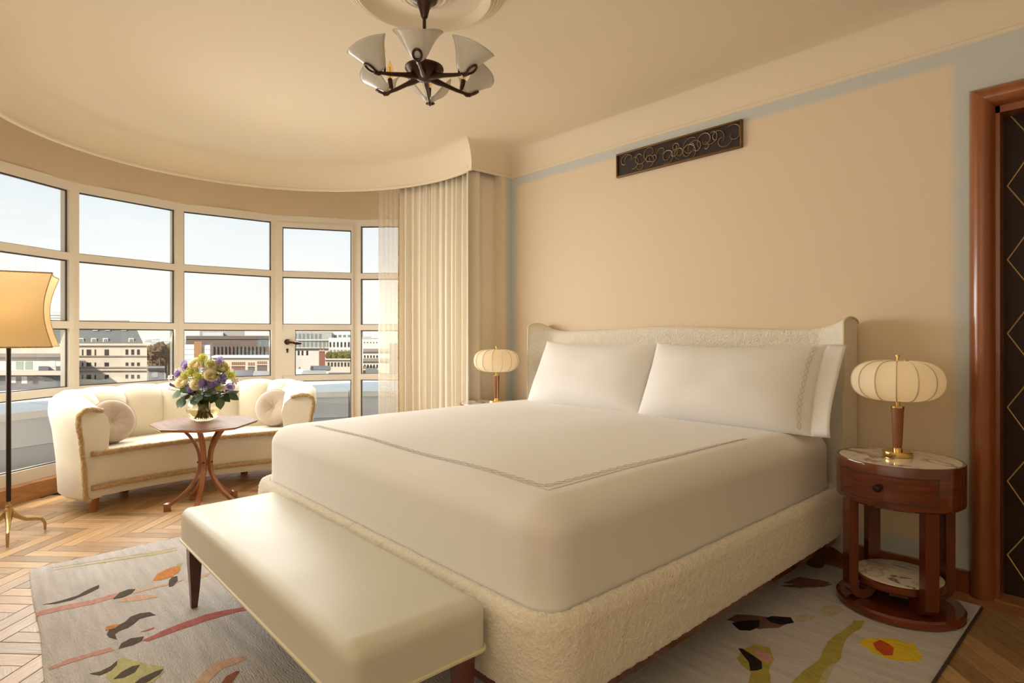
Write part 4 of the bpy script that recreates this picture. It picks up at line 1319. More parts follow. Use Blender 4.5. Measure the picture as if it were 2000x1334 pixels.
def sprig(h, label, n=6, sz=0.040):
    t = thing('leaf_sprig', label, 'leaves', (VX, VY, VZ + 0.014), 'green leaf sprigs in the bouquet')
    d_ = stem_to(h, t)
    h = Vector(h)
    for k in range(n):
        a = random.uniform(0, 2 * PI)
        X_, Y_, Z_ = frame(d_)
        e1 = (X_ * math.cos(a) + Y_ * math.sin(a) + Z_ * 0.25 + Vector((h.x - VX, h.y - VY, 0)) * 2).normalized()
        e2 = e1.cross(Vector((0, 0, 1)) + Vector((-DX, -DY, 0)) * 0.8).normalized()
        nn = e1.cross(e2)
        c_ = h - d_ * 0.022 * k
        s_ = sz * random.uniform(0.8, 1.2)
        vs = [c_]
        for q in range(1, 8):
            u = q / 8
            wd = 0.62 * math.sin(PI * u ** 0.8)
            vs += [c_ + e1 * s_ * 1.7 * u + e2 * s_ * wd + nn * s_ * 0.15 * math.sin(PI * u), c_ + e1 * s_ * 1.7 * u - e2 * s_ * wd + nn * s_ * 0.15 * math.sin(PI * u)]
        vs.append(c_ + e1 * s_ * 1.72)
        f_ = [(0, 1, 2)] + [(2 * q - 1, 2 * q + 1, 2 * q + 2, 2 * q) for q in range(1, 7)] + [(13, 15, 14)]
        part('leaf', MB().add(vs, f_), M['leafg'], t, ang=90)
def hp(x, y, dz=None):
    R_ = 66
    q = max(0.0, 1 - ((x - 398) / R_) ** 2 - ((y - 742) / R_) ** 2)
    dd = -0.16 * math.sqrt(q) if dz is None else dz
    return at_depth(x, y, VD + dd)
for x, y, l in ((357, 747, 'large cream rose low at the sofa-arm side of the bouquet'), (414, 734, 'open cream rose at the middle of the bouquet'), (383, 712, 'cream rose high at the top left of the bouquet'),
                (434, 719, 'cream rose at the upper right of the bouquet'), (418, 715, 'cream rose tucked behind the middle rose'), (384, 752, 'small cream rose under the lime clusters')):
    rose(hp(x, y), 0.036 if x not in (384, 418) else 0.030, l)
for x, y, r_, l in ((373, 726, 0.031, 'lime green flower cluster left of the middle of the bouquet'), (387, 735, 0.028, 'yellow-lime flower cluster at the heart of the bouquet'), (396, 699, 0.024, 'lime green buds at the very top of the bouquet'),
                    (409, 711, 0.026, 'lime green flower cluster near the top of the bouquet'), (451, 733, 0.027, 'lime green flower cluster at the right edge of the bouquet')):
    cluster('lime_blossom', hp(x, y), r_, l, 'lime blossom clusters in the bouquet', 34, 'hyd')
for x, y, el, l in ((363, 716, 1.7, 'violet flower spike at the upper left of the bouquet'), (429, 708, 1.7, 'violet flower spike at the upper right of the bouquet'), (396, 749, 1.0, 'violet flower cluster low at the front of the bouquet'),
                    (372, 759, 1.0, 'violet flower cluster at the lower left of the bouquet'), (435, 740, 1.2, 'dark violet flower cluster at the right of the bouquet'), (450, 756, 1.0, 'small violet cluster at the lower right of the bouquet')):
    cluster('violet_blossom', hp(x, y), 0.022, l, 'violet flower clusters in the bouquet', 30, 'purp', el)
for x, y, l in ((333, 737, 'pale lilac star flower at the far left of the bouquet'), (345, 748, 'pale lilac star flower beside the large low rose'), (331, 761, 'pale lilac star flower drooping at the lower left'),
                (402, 722, 'pale lilac star flower between the top roses'), (437, 759, 'pale lilac star flower at the lower right above the vase'), (459, 745, 'pale lilac star flower at the far right of the bouquet'), (347, 724, 'pale lilac star flower at the upper left edge')):
    star(hp(x, y), l)
for x, y, r_, l in ((348, 731, 0.018, 'small violet cluster between the left rose and the edge'), (412, 752, 0.018, 'small violet cluster under the open middle rose'), (422, 749, 0.016, 'tiny violet cluster right of the open middle rose')):
    cluster('violet_blossom', hp(x, y), r_, l, 'violet flower clusters in the bouquet', 26, 'purp')
for x, y, r_, l in ((361, 733, 0.020, 'small lime cluster above the large low rose'), (441, 722, 0.020, 'small lime cluster beside the upper right rose'), (427, 757, 0.016, 'small lime cluster low at the right of the bouquet')):
    cluster('lime_blossom', hp(x, y), r_, l, 'lime blossom clusters in the bouquet', 26, 'hyd')
for x, y, l in ((366, 768, 'leaf sprig under the lower left violet cluster'), (404, 762, 'leaf sprig low at the front centre of the bouquet'), (440, 766, 'leaf sprig under the lower right star flower'), (342, 757, 'leaf sprig behind the drooping star flower'), (380, 705, 'leaf sprig peeping out beside the top buds')):
    sprig(hp(x, y, -0.06), l)
for i, (x, y, l) in enumerate(((350, 765, 'bright green leaf sprig at the lower left of the bouquet'), (352, 778, 'drooping leaf sprig left of the vase neck'), (392, 770, 'dark leaf sprig at the front above the vase rim'), (412, 768, 'round dark leaf sprig right of the front centre'),
                (428, 778, 'round leaf sprig drooping right of the vase neck'), (448, 768, 'round leaf sprig at the lower right edge of the bouquet'), (375, 778, 'dark leaf sprig just left of the vase neck'), (398, 735, 'dark leaf sprig deep in the middle of the bouquet'), (436, 728, 'leaf sprig among the upper right blooms'))):
    sprig(hp(x, y), l)
for k, l in enumerate(('leaf sprig at the window side of the bouquet, left of centre', 'leaf sprig at the window side of the bouquet, right of centre', 'leaf sprig at the curtain side deep in the bouquet', 'leaf sprig at the lamp side deep in the bouquet', 'leaf sprig rising behind the topmost buds', 'leaf sprig hanging low at the back of the vase neck')):
    a = YAW + PI / 2 + rad((-35, 35, -95, 95, 0, 0)[k])
    p = Vector((VX + 0.11 * math.cos(a), VY + 0.11 * math.sin(a), VZ + (0.30, 0.31, 0.27, 0.27, 0.36, 0.22)[k]))
    sprig(p, l, 6, 0.036)

# ------------------------------------------------------------------ floor lamp
FX, FY = -4.35, 0.115
flp = thing('floor_lamp', 'floor lamp with gold concave square silk shade on a brass tripod', 'floor lamp', (FX, FY, 0))
part('pole', MB().tube([(FX, FY, 0.20), (FX, FY, 1.40)], 0.0115, 12), M['darkmetal'], flp)
part('hub', MB().lathe([(0.0, 0.10), (0.012, 0.10), (0.02, 0.13), (0.022, 0.165), (0.012, 0.18), (0.017, 0.19), (0.012, 0.20), (0.014, 0.215), (0.0, 0.217)], (FX, FY, 0), 16), M['brassdull'], flp)
for a in (-3, 108, 236):
    ca, sa = math.cos(rad(a)), math.sin(rad(a))
    pts = [(0.008, 0.155), (0.035, 0.125), (0.08, 0.092), (0.13, 0.082), (0.158, 0.072), (0.172, 0.045), (0.173, 0.004)]
    part('leg', MB().tube([(FX + p[0] * ca, FY + p[0] * sa, p[1]) for p in pts], [0.016, 0.014, 0.010, 0.009, 0.0085, 0.008, 0.006], 10), M['brassdull'], flp)
los = Vector((FX, FY, 0)).normalized()
psi = math.atan2(los.y, los.x) - rad(7)
au = Vector((math.cos(psi), math.sin(psi), 0)); av = Vector((math.sin(psi), -math.cos(psi), 0))
Z0, Z1 = 1.085, 1.495
def shade_pt(u, v):
    """square of half side s around; concave faces and waist"""
    s_ = 0.211 * (1 - 0.20 * math.sin(PI * v))
    q = (u * 4) % 4
    k = int(q); f_ = q - k
    cs = [(-1, 1), (-1, -1), (1, -1), (1, 1)]
    a, b = cs[k % 4], cs[(k + 1) % 4]
    x, y = a[0] + (b[0] - a[0]) * f_, a[1] + (b[1] - a[1]) * f_
    w_ = 1 - 0.06 * math.sin(PI * f_)
    return Vector((FX, FY, Z0 + (Z1 - Z0) * v)) + au * x * s_ * w_ + av * y * s_ * w_
shd = part('shade', MB().grid(shade_pt, 48, 18, cu=True), M['goldshade'], flp, ang=30)
for v in (0.0, 1.0):
    part('shade_trim', MB().tube([shade_pt(k / 48, v) for k in range(48)], 0.004, 6, closed=True), M['fur'], shd)
for k in range(4):
    part('shade_seam', MB().tube([shade_pt(k / 4, j / 18) for j in range(19)], 0.0022, 5), M['fur'], shd)
part('bulb', MB().lathe([(0.0, 1.22), (0.014, 1.222), (0.014, 1.25), (0.03, 1.29), (0.03, 1.31), (0.0, 1.34)], (FX + 0.025, FY, 0), 14), M['warmbulb'], flp)
light('floor_lamp_glow', 'POINT', (FX + 0.03, FY, 1.29), 0.9, (1.0, 0.76, 0.46), shadow_soft_size=0.06)

# ------------------------------------------------------------------ curtains
cur = thing('curtain', 'full-length cream drape gathered in soft folds at the end of the bay', 'curtain', (-4.0, 2.9, 0))
CRr = PR + 0.065
def cpath(s_):
    """s_ in metres from the wall end"""
    L1 = 0.33
    if s_ < L1:
        return Vector((WX - 0.055, 3.185 - s_, 0)), Vector((1, 0, 0))
    a1 = rad(80.5)
    a = a1 + (s_ - L1) / CRr
    return Vector((PC[0] + CRr * math.cos(a), PC[1] + CRr * math.sin(a), 0)), Vector((-math.cos(a), -math.sin(a), 0))
def fold(s_, z, A, lam, sd):
    ph = s_ / lam * 2 * PI + 1.3 * noise.noise((s_ * 9, sd, 0)) * 2 + 0.5 * noise.noise((s_ * 5, z * 0.9, sd))
    return A * (math.sin(ph) + 0.3 * math.sin(2.1 * ph + 1)) * (0.75 + 0.5 * noise.noise((s_ * 6, 3, sd)))
def cgrid(s0, s1, A, lam, sd, n, fl=False, back=0.028):
    def f(u, v):
        s_ = s0 + (s1 - s0) * u
        z = 0.014 + (LIP + 0.05 - 0.014) * v
        p, nn = cpath(s_)
        ramp = min(1, max(0.0, (s_ - 0.24) / 0.1)) if fl else 1
        o_ = fold(s_, z, A, lam, sd) * ramp * (1.0 - 0.25 * v)
        return p - nn * back + nn * o_ + Vector((0, 0, z))
    return MB().grid(f, n, 24)
SE = 0.33 + CRr * rad(116.2 - 80.5)
o = part('drape', cgrid(0.0, SE, 0.034, 0.075, 2.0, 380, True), M['curtain'], cur, ang=180)
md = o.modifiers.new('thick', 'SOLIDIFY'); md.thickness = 0.003
pts = []
for j in range(60):
    z = 0.03 + 2.4 * j / 59
    p, nn = cpath(SE + 0.002)
    pts.append(p - nn * 0.028 + nn * fold(SE, z, 0.034, 0.075, 2.0) * (1 - 0.25 * (z / 2.5)) + Vector((0, 0, z)))
part('fringe', fur(pts, 0.006), M['fur'], cur, ang=180)
shr = thing('sheer_curtain', 'translucent ivory sheer curtain hanging beside the glazed door', 'curtain', (-4.7, 2.7, 0))
part('voile', cgrid(SE - 0.12, 0.33 + CRr * rad(125.6 - 80.5), 0.012, 0.05, 5.0, 110, back=0.095), M['sheer'], shr, ang=180)

# ------------------------------------------------------------------ ceiling rose and chandelier
HX, HY = -2.147, 1.431
rose_c = MB().lathe([(0.0, CZ - 0.045), (0.07, CZ - 0.045), (0.085, CZ - 0.036), (0.092, CZ - 0.040), (0.102, CZ - 0.036), (0.112, CZ - 0.022), (0.122, CZ - 0.024), (0.132, CZ - 0.016), (0.15, CZ - 0.012), (0.22, CZ - 0.008), (0.255, CZ - 0.012), (0.272, CZ - 0.026),
                     (0.280, CZ - 0.036), (0.290, CZ - 0.040), (0.299, CZ - 0.034), (0.301, CZ - 0.027), (0.308, CZ - 0.031), (0.316, CZ - 0.026), (0.318, CZ - 0.019), (0.325, CZ - 0.022), (0.333, CZ - 0.017), (0.335, CZ - 0.010), (0.343, CZ - 0.012), (0.352, CZ - 0.006), (0.354, CZ + 0.001)], (HX, HY, 0), 96)
o = part('ceiling_rose', rose_c, M['ceiling'], None, ang=30, org=(HX, HY, CZ))
tag(o, 'round moulded plaster ceiling rose above the chandelier', 'ceiling rose')
ch = thing('chandelier', 'dark bronze six-arm chandelier with frosted glass petal shades', 'chandelier', (HX, HY, CZ - 0.046))
c = (HX, HY, 0)
part('canopy', MB().lathe([(0.0, CZ - 0.046), (0.058, CZ - 0.046), (0.054, CZ - 0.055), (0.032, CZ - 0.065), (0.020, CZ - 0.10), (0.014, CZ - 0.125), (0.010, CZ - 0.13), (0.0, CZ - 0.131)], c, 28), M['bronze'], ch)
part('rod', MB().tube([(HX, HY, CZ - 0.13), (HX, HY, 2.28)], 0.0075, 12), M['bronze'], ch)
part('hub_dish', MB().lathe([(0.0, 2.315), (0.03, 2.318), (0.070, 2.322), (0.083, 2.316), (0.084, 2.308), (0.070, 2.288), (0.045, 2.268), (0.02, 2.258), (0.0, 2.255)], c, 36), M['bronze'], ch)
va = math.degrees(math.atan2(-DY, -DX))
for k in range(6):
    a = rad(va + 60 * k + 2)
    ca, sa = math.cos(a), math.sin(a)
    P = lambda r_, z: (HX + r_ * ca, HY + r_ * sa, z)
    ar = part('arm', MB().tube([P(0.02, 2.272), P(0.06, 2.268), P(0.10, 2.262), P(0.155, 2.252), P(0.195, 2.247)], [0.011, 0.014, 0.010, 0.0085, 0.007], 10), M['bronze'], ch)
    # shade: outward-leaning petal of frosted glass, open toward the rod
    base = Vector(P(0.197, 2.250))
    lean = rad(36)
    ax = Vector((ca * math.sin(lean), sa * math.sin(lean), math.cos(lean)))
    e1 = Vector((ca * math.cos(lean), sa * math.cos(lean), -math.sin(lean)))   # outward side of the petal
    e2 = Vector((-sa, ca, 0))
    def petal(u, v):
        w_ = 2 * u - 1
        t = w_ * rad(112)
        r_ = 0.012 + 0.066 * v ** 0.6 + 0.012 * v ** 3 + 0.020 * v ** 4 * w_ ** 6
        hgt = 0.128 * v * (1 - 0.22 * abs(w_) ** 3)
        return base + e1 * (r_ * math.cos(t) - 0.012) + e2 * r_ * math.sin(t) + ax * hgt
    s_ = part('glass_shade', MB().grid(petal, 24, 12), M['frost'], ar, ang=180)
    md = s_.modifiers.new('thick', 'SOLIDIFY'); md.thickness = 0.003
    # loop that clasps the shade
    cl = base + ax * 0.032 + e1 * 0.034
    lo = [cl + ((ax * 0.9 + e1 * 0.43).normalized() * math.cos(q) * 0.024 + e2 * math.sin(q) * 0.017) for q in [2 * PI * j / 20 for j in range(20)]]
    part('clasp_loop', MB().tube(lo, 0.0052, 8, closed=True), M['bronze'], ar)
    part('clasp_neck', MB().tube([P(0.195, 2.247), base + e1 * 0.012 - ax * 0.002, cl - (ax * 0.9 + e1 * 0.43).normalized() * 0.022], [0.0075, 0.009, 0.010], 8), M['bronze'], ar)
    sb = base - Vector((ca, sa, 0)) * 0.018
    so = part('socket', MB().tube([sb, sb + Vector((0, 0, 0.012)), sb + Vector((ca, sa, 4)) * 0.004, sb + Vector((ca * 0.012, sa * 0.012, 0.055))], [0.004, 0.005, 0.0095, 0.011], 10), M['bronze'], ch)
    q0 = sb + Vector((ca * 0.012, sa * 0.012, 0.055))
    part('bulb', MB().tube([q0, q0 + Vector((0, 0, 0.02)), q0 + Vector((0, 0, 0.04)), q0 + Vector((0, 0, 0.065)), q0 + Vector((0, 0, 0.085))], [0.008, 0.014, 0.0155, 0.009, 0.002], 12), M['bulb'], ch)
    part('filament', MB().tube([q0 + Vector((0, 0, 0.005)), q0 + Vector((0, 0, 0.055))], 0.0025, 5), M['inlay'], ch)

# ------------------------------------------------------------------ air vent on the headboard wall
vt = thing('air_vent', 'long dark air grille with gold scrollwork high on the wall', 'air vent', (-2.065, WY, 2.32))
VX0, VX1, VZ0, VZ1 = -2.516, -1.614, 2.237, 2.400
part('backing', MB().box(VX0 + 0.01, WY - 0.012, VZ0 + 0.01, VX1 - 0.01, WY - 0.001, VZ1 - 0.01), M['vent'], vt, smooth=False)
fw = 0.011
for b in ((VX0, VZ0, VX1, VZ0 + fw), (VX0, VZ1 - fw, VX1, VZ1), (VX0, VZ0 + fw, VX0 + fw, VZ1 - fw), (VX1 - fw, VZ0 + fw, VX1, VZ1 - fw)):
    part('frame_bar', MB().bbox(b[0], WY - 0.024, b[1], b[2], WY - 0.0005, b[3], 0.003), M['ventframe'], vt)
rs = random.Random(5)
for k in range(22):
    x = VX0 + 0.05 + (VX1 - VX0 - 0.10) * (k + 0.5) / 22 + rs.uniform(-0.02, 0.02)
    z = (VZ0 + VZ1) / 2 + rs.uniform(-0.035, 0.035)
    turns = rs.choice((0.7, 0.9, 1.2, 1.4)); R0 = rs.uniform(0.022, 0.05); a0_ = rs.uniform(0, 2 * PI); sg = rs.choice((-1, 1))
    pts = []
    for i in range(30):
        q = i / 29
        r_ = R0 * (0.35 + 0.9 * q)
        a = a0_ + sg * turns * 2 * PI * q
        px_ = min(VX1 - 0.014, max(VX0 + 0.014, x + r_ * math.cos(a)))
        pz_ = min(VZ1 - 0.014, max(VZ0 + 0.014, z + r_ * math.sin(a)))
        pts.append((px_, WY - 0.015 - 0.003 * (k % 2), pz_))
    part('scroll', MB().tube(pts, [0.0012 + 0.0016 * math.sin(PI * i / 29) for i in range(30)], 5), M['scroll'], vt)

# ------------------------------------------------------------------ terrace and the city outside
M['coping'] = mat('white_coping', (0.88, 0.87, 0.84), 0.6, var=(3, 0.05))
M['clad'] = mat('pale_blue_cladding', (0.72, 0.74, 0.78), 0.45, var=(2, 0.06))
M['cladd'] = mat('blue_grey_cladding', (0.58, 0.60, 0.66), 0.45)
M['terr'] = mat('terrace_membrane', (0.72, 0.70, 0.66), 0.8, var=(4, 0.06))
pp = thing('terrace_parapet', 'low white and blue-grey clad parapet of the curved terrace', 'parapet', (-7.5, 1.6, 0.0))
ANG = [100 + 16.4 * k for k in range(10)]
for k in range(9):
    part('coping_slab', ring(ANG[k] + 0.12, ANG[k + 1] - 0.12, 3.08, 4.5, 0.44, 0.50, 8), M['coping'], pp, ang=30)
    part('outer_slab', ring(ANG[k] + 0.12, ANG[k + 1] - 0.12, 4.51, 5.7, 0.43, 0.49, 8), M['coping'], pp, ang=30)
    part('cladding_panel', ring(ANG[k] + 0.15, ANG[k + 1] - 0.15, 3.12, 3.3, 0.20, 0.44, 8), M['clad'], pp, ang=30)
    part('base_panel', ring(ANG[k] + 0.15, ANG[k + 1] - 0.15, 3.14, 3.3, 0.03, 0.195, 8), M['cladd'], pp, ang=30)
struct('terrace_floor', ring(95, 280, 2.3, 3.3, -0.05, 0.03, 40), M['terr'])
struct('ground', MB().box(-1500, -700, -24, 400, 1500, -22.0), mat('street_grey', (0.22, 0.19, 0.17), 0.9, var=(0.02, 0.3)), smooth=False)

B = {}
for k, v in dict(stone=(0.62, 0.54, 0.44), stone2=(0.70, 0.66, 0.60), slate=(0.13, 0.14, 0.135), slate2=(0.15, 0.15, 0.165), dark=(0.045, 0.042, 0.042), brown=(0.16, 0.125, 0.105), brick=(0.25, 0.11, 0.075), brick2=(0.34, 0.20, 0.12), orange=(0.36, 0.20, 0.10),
                 white=(0.72, 0.72, 0.70), grey=(0.36, 0.34, 0.32), glassg=(0.16, 0.20, 0.19), green=(0.30, 0.38, 0.31), haze=(0.52, 0.55, 0.57), haze2=(0.60, 0.61, 0.60), band=(0.30, 0.26, 0.23), foliage=(0.16, 0.10, 0.055), shrub=(0.14, 0.13, 0.04), winpale=(0.28, 0.30, 0.30), purple=(0.20, 0.155, 0.165)).items():
    B[k] = mat('city_' + k, v, 0.8 if k not in ('dark', 'glassg', 'winpale') else 0.25, spec=0.3, var=(0.25, 0.08) if k not in ('dark', 'white') else None)
VDIR = Vector((DX, DY, 0))
def fbox(x0, y0, x1, y1, D, dep, skew=0.0):
    a, b, c_, d_ = (Vector(at_depth(x, y, D)) for x, y in ((x0, y1), (x1, y1), (x1, y0), (x0, y0)))
    o_ = Vector((b.x, b.y, 0)).normalized() * dep
    return MB().add([a, b, c_, d_, a + o_, b + o_, c_ + o_, d_ + o_], [(0, 1, 2, 3), (5, 4, 7, 6), (4, 0, 3, 7), (1, 5, 6, 2), (3, 2, 6, 7), (4, 5, 1, 0)])
def gy(D):
    return HZ + FPX * (CH + 22) / D
def bld(name, label, x, D, cat='building', grp=None):
    p = at_depth(x, 0, D)
    return thing(name, label, cat, (p[0], p[1], -22.0), grp)
def wins(parent, D, rects, m='dark', dep=0.4, nm='window'):
    for r_ in rects:
        part(nm, fbox(r_[0], r_[1], r_[2], r_[3], D - 0.06, dep), B[m], parent, smooth=False)

# mansard block
D = 140
a_ = bld('mansard_building', 'cream stone block with grey mansard roof and small square windows', 190, D)
part('wall', fbox(70, 674, 287, gy(D), D, 22), B['stone'], a_, smooth=False)
rf = MB()
p = [Vector(at_depth(x, y, D + dd)) for x, y, dd in ((60, 671, 0.2), (279, 671, 0.2), (262, 634, 5), (80, 634, 5))]
sl_ = Vector((p[1].x, p[1].y, 0)).normalized()
q = [v_ + sl_ * 20 for v_ in p[:2]] + [v_ + sl_ * 10 for v_ in p[2:]]
rf.add(p + q, [(0, 1, 2, 3), (1, 5, 6, 2), (5, 4, 7, 6), (4, 0, 3, 7), (3, 2, 6, 7), (0, 4, 5, 1)])
rp = part('mansard_roof', rf, B['slate'], a_, smooth=False)
part('roof_top', fbox(66, 625.5, 253, 634.5, D + 5, 10), B['grey'], a_, smooth=False)
part('cornice', fbox(66, 671, 293, 675, D - 0.6, 2), B['stone'], a_, smooth=False)
for y in (694.5, 716.5):
    part('string_course', fbox(70, y, 287.5, y + 2.2, D - 0.3, 1), B['band'], a_, smooth=False)
part('string_course', fbox(70, 723.5, 289, 725, D - 0.4, 1), B['band'], a_, smooth=False)
W3 = []
for y0_, y1_ in ((682.5, 694), (708, 715.5), (732, 740.5)):
    W3 += [(160, y0_, 162.5, y1_), (169, y0_, 178, y1_), (184.5, y0_, 187.5, y1_), (204, y0_, 212.5, y1_), (245, y0_, 250.5, y1_ - 1), (256, y0_, 262, y1_ - 1), (267.5, y0_, 273, y1_ - 1), (104, y0_, 113, y1_), (120, y0_, 129, y1_), (138, y0_, 147, y1_)]
wins(a_, D, W3)
for x in (158, 183, 206, 256):
    dm = part('dormer', fbox(x - 5.2, 660.5, x + 5.2, 670.5, D + 0.6, 4), B['stone2'], rp, smooth=False)
for x in (158, 183, 206, 256):
    part('dormer_window', fbox(x - 3.4, 662, x + 3.4, 669, D + 0.5, 1), B['glassg'], rp, smooth=False)
for x in (186, 210, 242):
    part('roof_light', fbox(x - 5, 641.5, x + 5, 646, D + 3.0, 2), B['white'], rp, smooth=False)

# low white building at the far left
D = 118
b_ = bld('terrace_building', 'low white building with dark eaves and green shuttered window', 40, D)
part('upper_storey', fbox(-120, 675, 118, 692, D + 3, 18), B['stone'], b_, smooth=False)
part('eaves', fbox(-120, 691.5, 126, 697.5, D - 1, 20), B['band'], b_, smooth=False)
part('wall', fbox(-120, 697, 124, 725, D, 18), B['stone2'], b_, smooth=False)
part('balcony_band', fbox(-120, 724.5, 128, 733, D - 2, 20), B['stone'], b_, smooth=False)
part('ground_storey', fbox(-120, 732.5, 126, gy(D), D - 0.5, 18), B['slate2'], b_, smooth=False)
wins(b_, D, [(31, 706, 45, 722), (49, 706, 63, 722)], 'green')
wins(b_, D, [(98, 703, 108, 717)], 'stone2')
wins(b_, D - 0.5, [(22, 736, 31, 748), (42, 735, 53, 749)], 'stone2', nm='doorway')
wins(b_, D - 0.5, [(64, 735, 74, 750), (86, 737, 104, 745)], 'dark')
for x in (75, 109):
    part('roof_plant', fbox(x, 716, x + 20, 724, D - 1.5, 2), B['slate2'], b_, smooth=False)
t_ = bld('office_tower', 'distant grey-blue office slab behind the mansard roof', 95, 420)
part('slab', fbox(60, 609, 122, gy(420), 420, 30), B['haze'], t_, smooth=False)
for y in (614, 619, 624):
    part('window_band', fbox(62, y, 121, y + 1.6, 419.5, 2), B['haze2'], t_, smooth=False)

# brown office building behind the bouquet
D = 150
c_ = bld('brown_office', 'long brown glass and metal office block with rooftop plant rooms', 450, D)
part('block', fbox(363, 656, 560, gy(D), D, 40), B['brown'], c_, smooth=False)
part('plant_room', fbox(390, 645.5, 478, 656.2, D + 6, 14), B['grey'], c_, smooth=False)
part('plant_room', fbox(396, 649, 436, 656.2, D + 4, 6), B['haze'], c_, smooth=False)
part('eaves_band', fbox(363, 661, 560, 662, D - 0.3, 1), B['purple'], c_, smooth=False)
for i in range(14):
    x = 416 + i * 7.5
    part('fin', fbox(x, 676, x + 1.2, 697, D - 0.5, 0.5), B['purple'], c_, smooth=False)
wins(c_, D, [(463, 681, 481, 695), (485, 687, 502, 695), (505, 687, 524, 695), (503, 663, 525, 678)], 'glassg')
wins(c_, D, [(472, 685.2, 505, 686.4), (507, 668, 509, 676), (520, 668, 523, 676)], 'winpale', nm='pale_window')  # panes in a paler grey than the other office windows
d2 = bld('panel_building', 'pale panelled block with an orange-brown brick pier', 385, 120)
D = 120
part('panel_wall', fbox(345, 674, 379, gy(D), D, 10), B['white'], d2, smooth=False)
part('brick_pier', fbox(379, 668, 394, gy(D), D - 0.6, 10), B['orange'], d2, smooth=False)
part('panel_wall', fbox(394, 675, 411, gy(D), D, 10), B['white'], d2, smooth=False)
part('dark_pier', fbox(410.5, 671, 415, gy(D), D - 0.6, 10), B['purple'], d2, smooth=False)
for y in (682, 692, 702, 712, 722):
    part('panel_joint', fbox(345, y, 410, y + 0.5, D - 0.08, 0.3), B['haze'], d2, smooth=False)
e_ = bld('cream_wall_building', 'cream rendered wall with white coping before the brown office', 480, 112)
D = 112
part('wall', fbox(414, 697.5, 560, gy(D), D, 6), B['stone'], e_, smooth=False)
part('coping', fbox(413, 695.5, 560, 699, D - 0.5, 7), B['white'], e_, smooth=False)
# chimneys and slate roofs of the terraced houses in the foreground
def chimney(x0, x1, y0, y1, D, label, mk='brick', pots=4):
    t = bld('chimney_stack', label, (x0 + x1) / 2, D, 'chimney', 'chimney stacks on the rooftops')
    part('stack', fbox(x0, y0, x1, gy(D), D, 1.6), B[mk], t, smooth=False)
    part('cap', fbox(x0 - 0.6, y0, x1 + 0.6, y0 + 1.2, D - 0.15, 1.9), B['stone'], t, smooth=False)
    for k in range(pots):
        x = x0 + (x1 - x0) * (k + 0.5) / pots
        p = Vector(at_depth(x, y0, D + 0.8))
        part('pot', MB().lathe([(0.16, 0), (0.12, 0.45), (0.15, 0.5), (0.0, 0.5)], p, 8), B['brick2'], t)
chimney(452, 479, 714, 0, 84, 'long brick chimney stack with orange pots behind the bouquet', 'brick', 7)
chimney(484, 498, 715, 0, 80, 'brown chimney stack at the middle of the third window', 'brown', 3)
chimney(502, 522, 712, 0, 90, 'wide chimney stack beside the third window mullion', 'brown', 5)
chimney(623, 635, 685, 0, 100, 'tall red brick chimney seen through the glazed door', 'brick', 2)
chimney(560, 590, 724, 0, 82, 'low chimney stack behind the door handle', 'slate2', 3)
chimney(708, 714, 722, 0, 78, 'dark chimney stack in the narrow pane beside the sheer curtain', 'dark', 2)
def house(x0, x1, ye, yr, D, label, wl, wm='stone2', rm='slate2', dep=9):
    t = bld('terraced_house', label, (x0 + x1) / 2, D, 'house', 'rooftop houses below the windows')
    part('wall', fbox(x0, ye, x1, gy(D), D, dep), B[wm], t, smooth=False)
    p = [Vector(at_depth(x, ye, D - 0.3)) for x in (x0 - 1, x1 + 1)]
    VD2 = Vector((p[1].x, p[1].y, 0)).normalized()
    rz_ = Vector(at_depth(x0, yr, D + dep / 2)).z
    r_ = [p[0] + VD2 * dep / 2, p[1] + VD2 * dep / 2]
    for v in r_: v.z = rz_
    q = [p[0] + VD2 * (dep + 0.6), p[1] + VD2 * (dep + 0.6)]
    part('roof', MB().add([p[0], p[1], r_[0], r_[1], q[0], q[1]], [(0, 1, 3, 2), (2, 3, 5, 4), (0, 2, 4), (1, 5, 3), (0, 4, 5, 1)]), B[rm], t, smooth=False)
    wins(t, D, wl)
house(455, 493, 733, 722, 72, 'slate roofed house with white walls in the third window', [(470, 736, 474, 744), (478, 737, 484, 744)])
house(494, 530, 738, 724, 68, 'grey roofed house beside the third window mullion', [(498, 741, 501, 746), (505, 741, 509, 746), (513, 741, 517, 746)], rm='grey')
house(420, 455, 730, 720, 78, 'grey roofed house half hidden by the bouquet', [(430, 733, 436, 740)], rm='grey')
house(572, 592, 732, 720, 76, 'white gabled house low in the glazed door pane', [(576, 735, 580, 742)], rm='haze')
house(588, 636, 733, 728, 66, 'brick house with white sash windows at the bottom of the door pane', [(596, 737, 602, 744), (608, 737, 615, 744)], 'brick2', 'grey')
house(640, 690, 743, 727, 70, 'broad slate roof at the bottom right of the door pane', [], 'brick2', 'slate2')
house(606, 645, 722, 714, 96, 'white attic house beside the red chimney', [(608, 716, 612, 724), (616, 724, 620, 729), (624, 724, 628, 729)])
house(705, 740, 742, 733, 66, 'grey roof at the bottom of the narrow pane by the sheer curtain', [], 'stone', 'slate2')

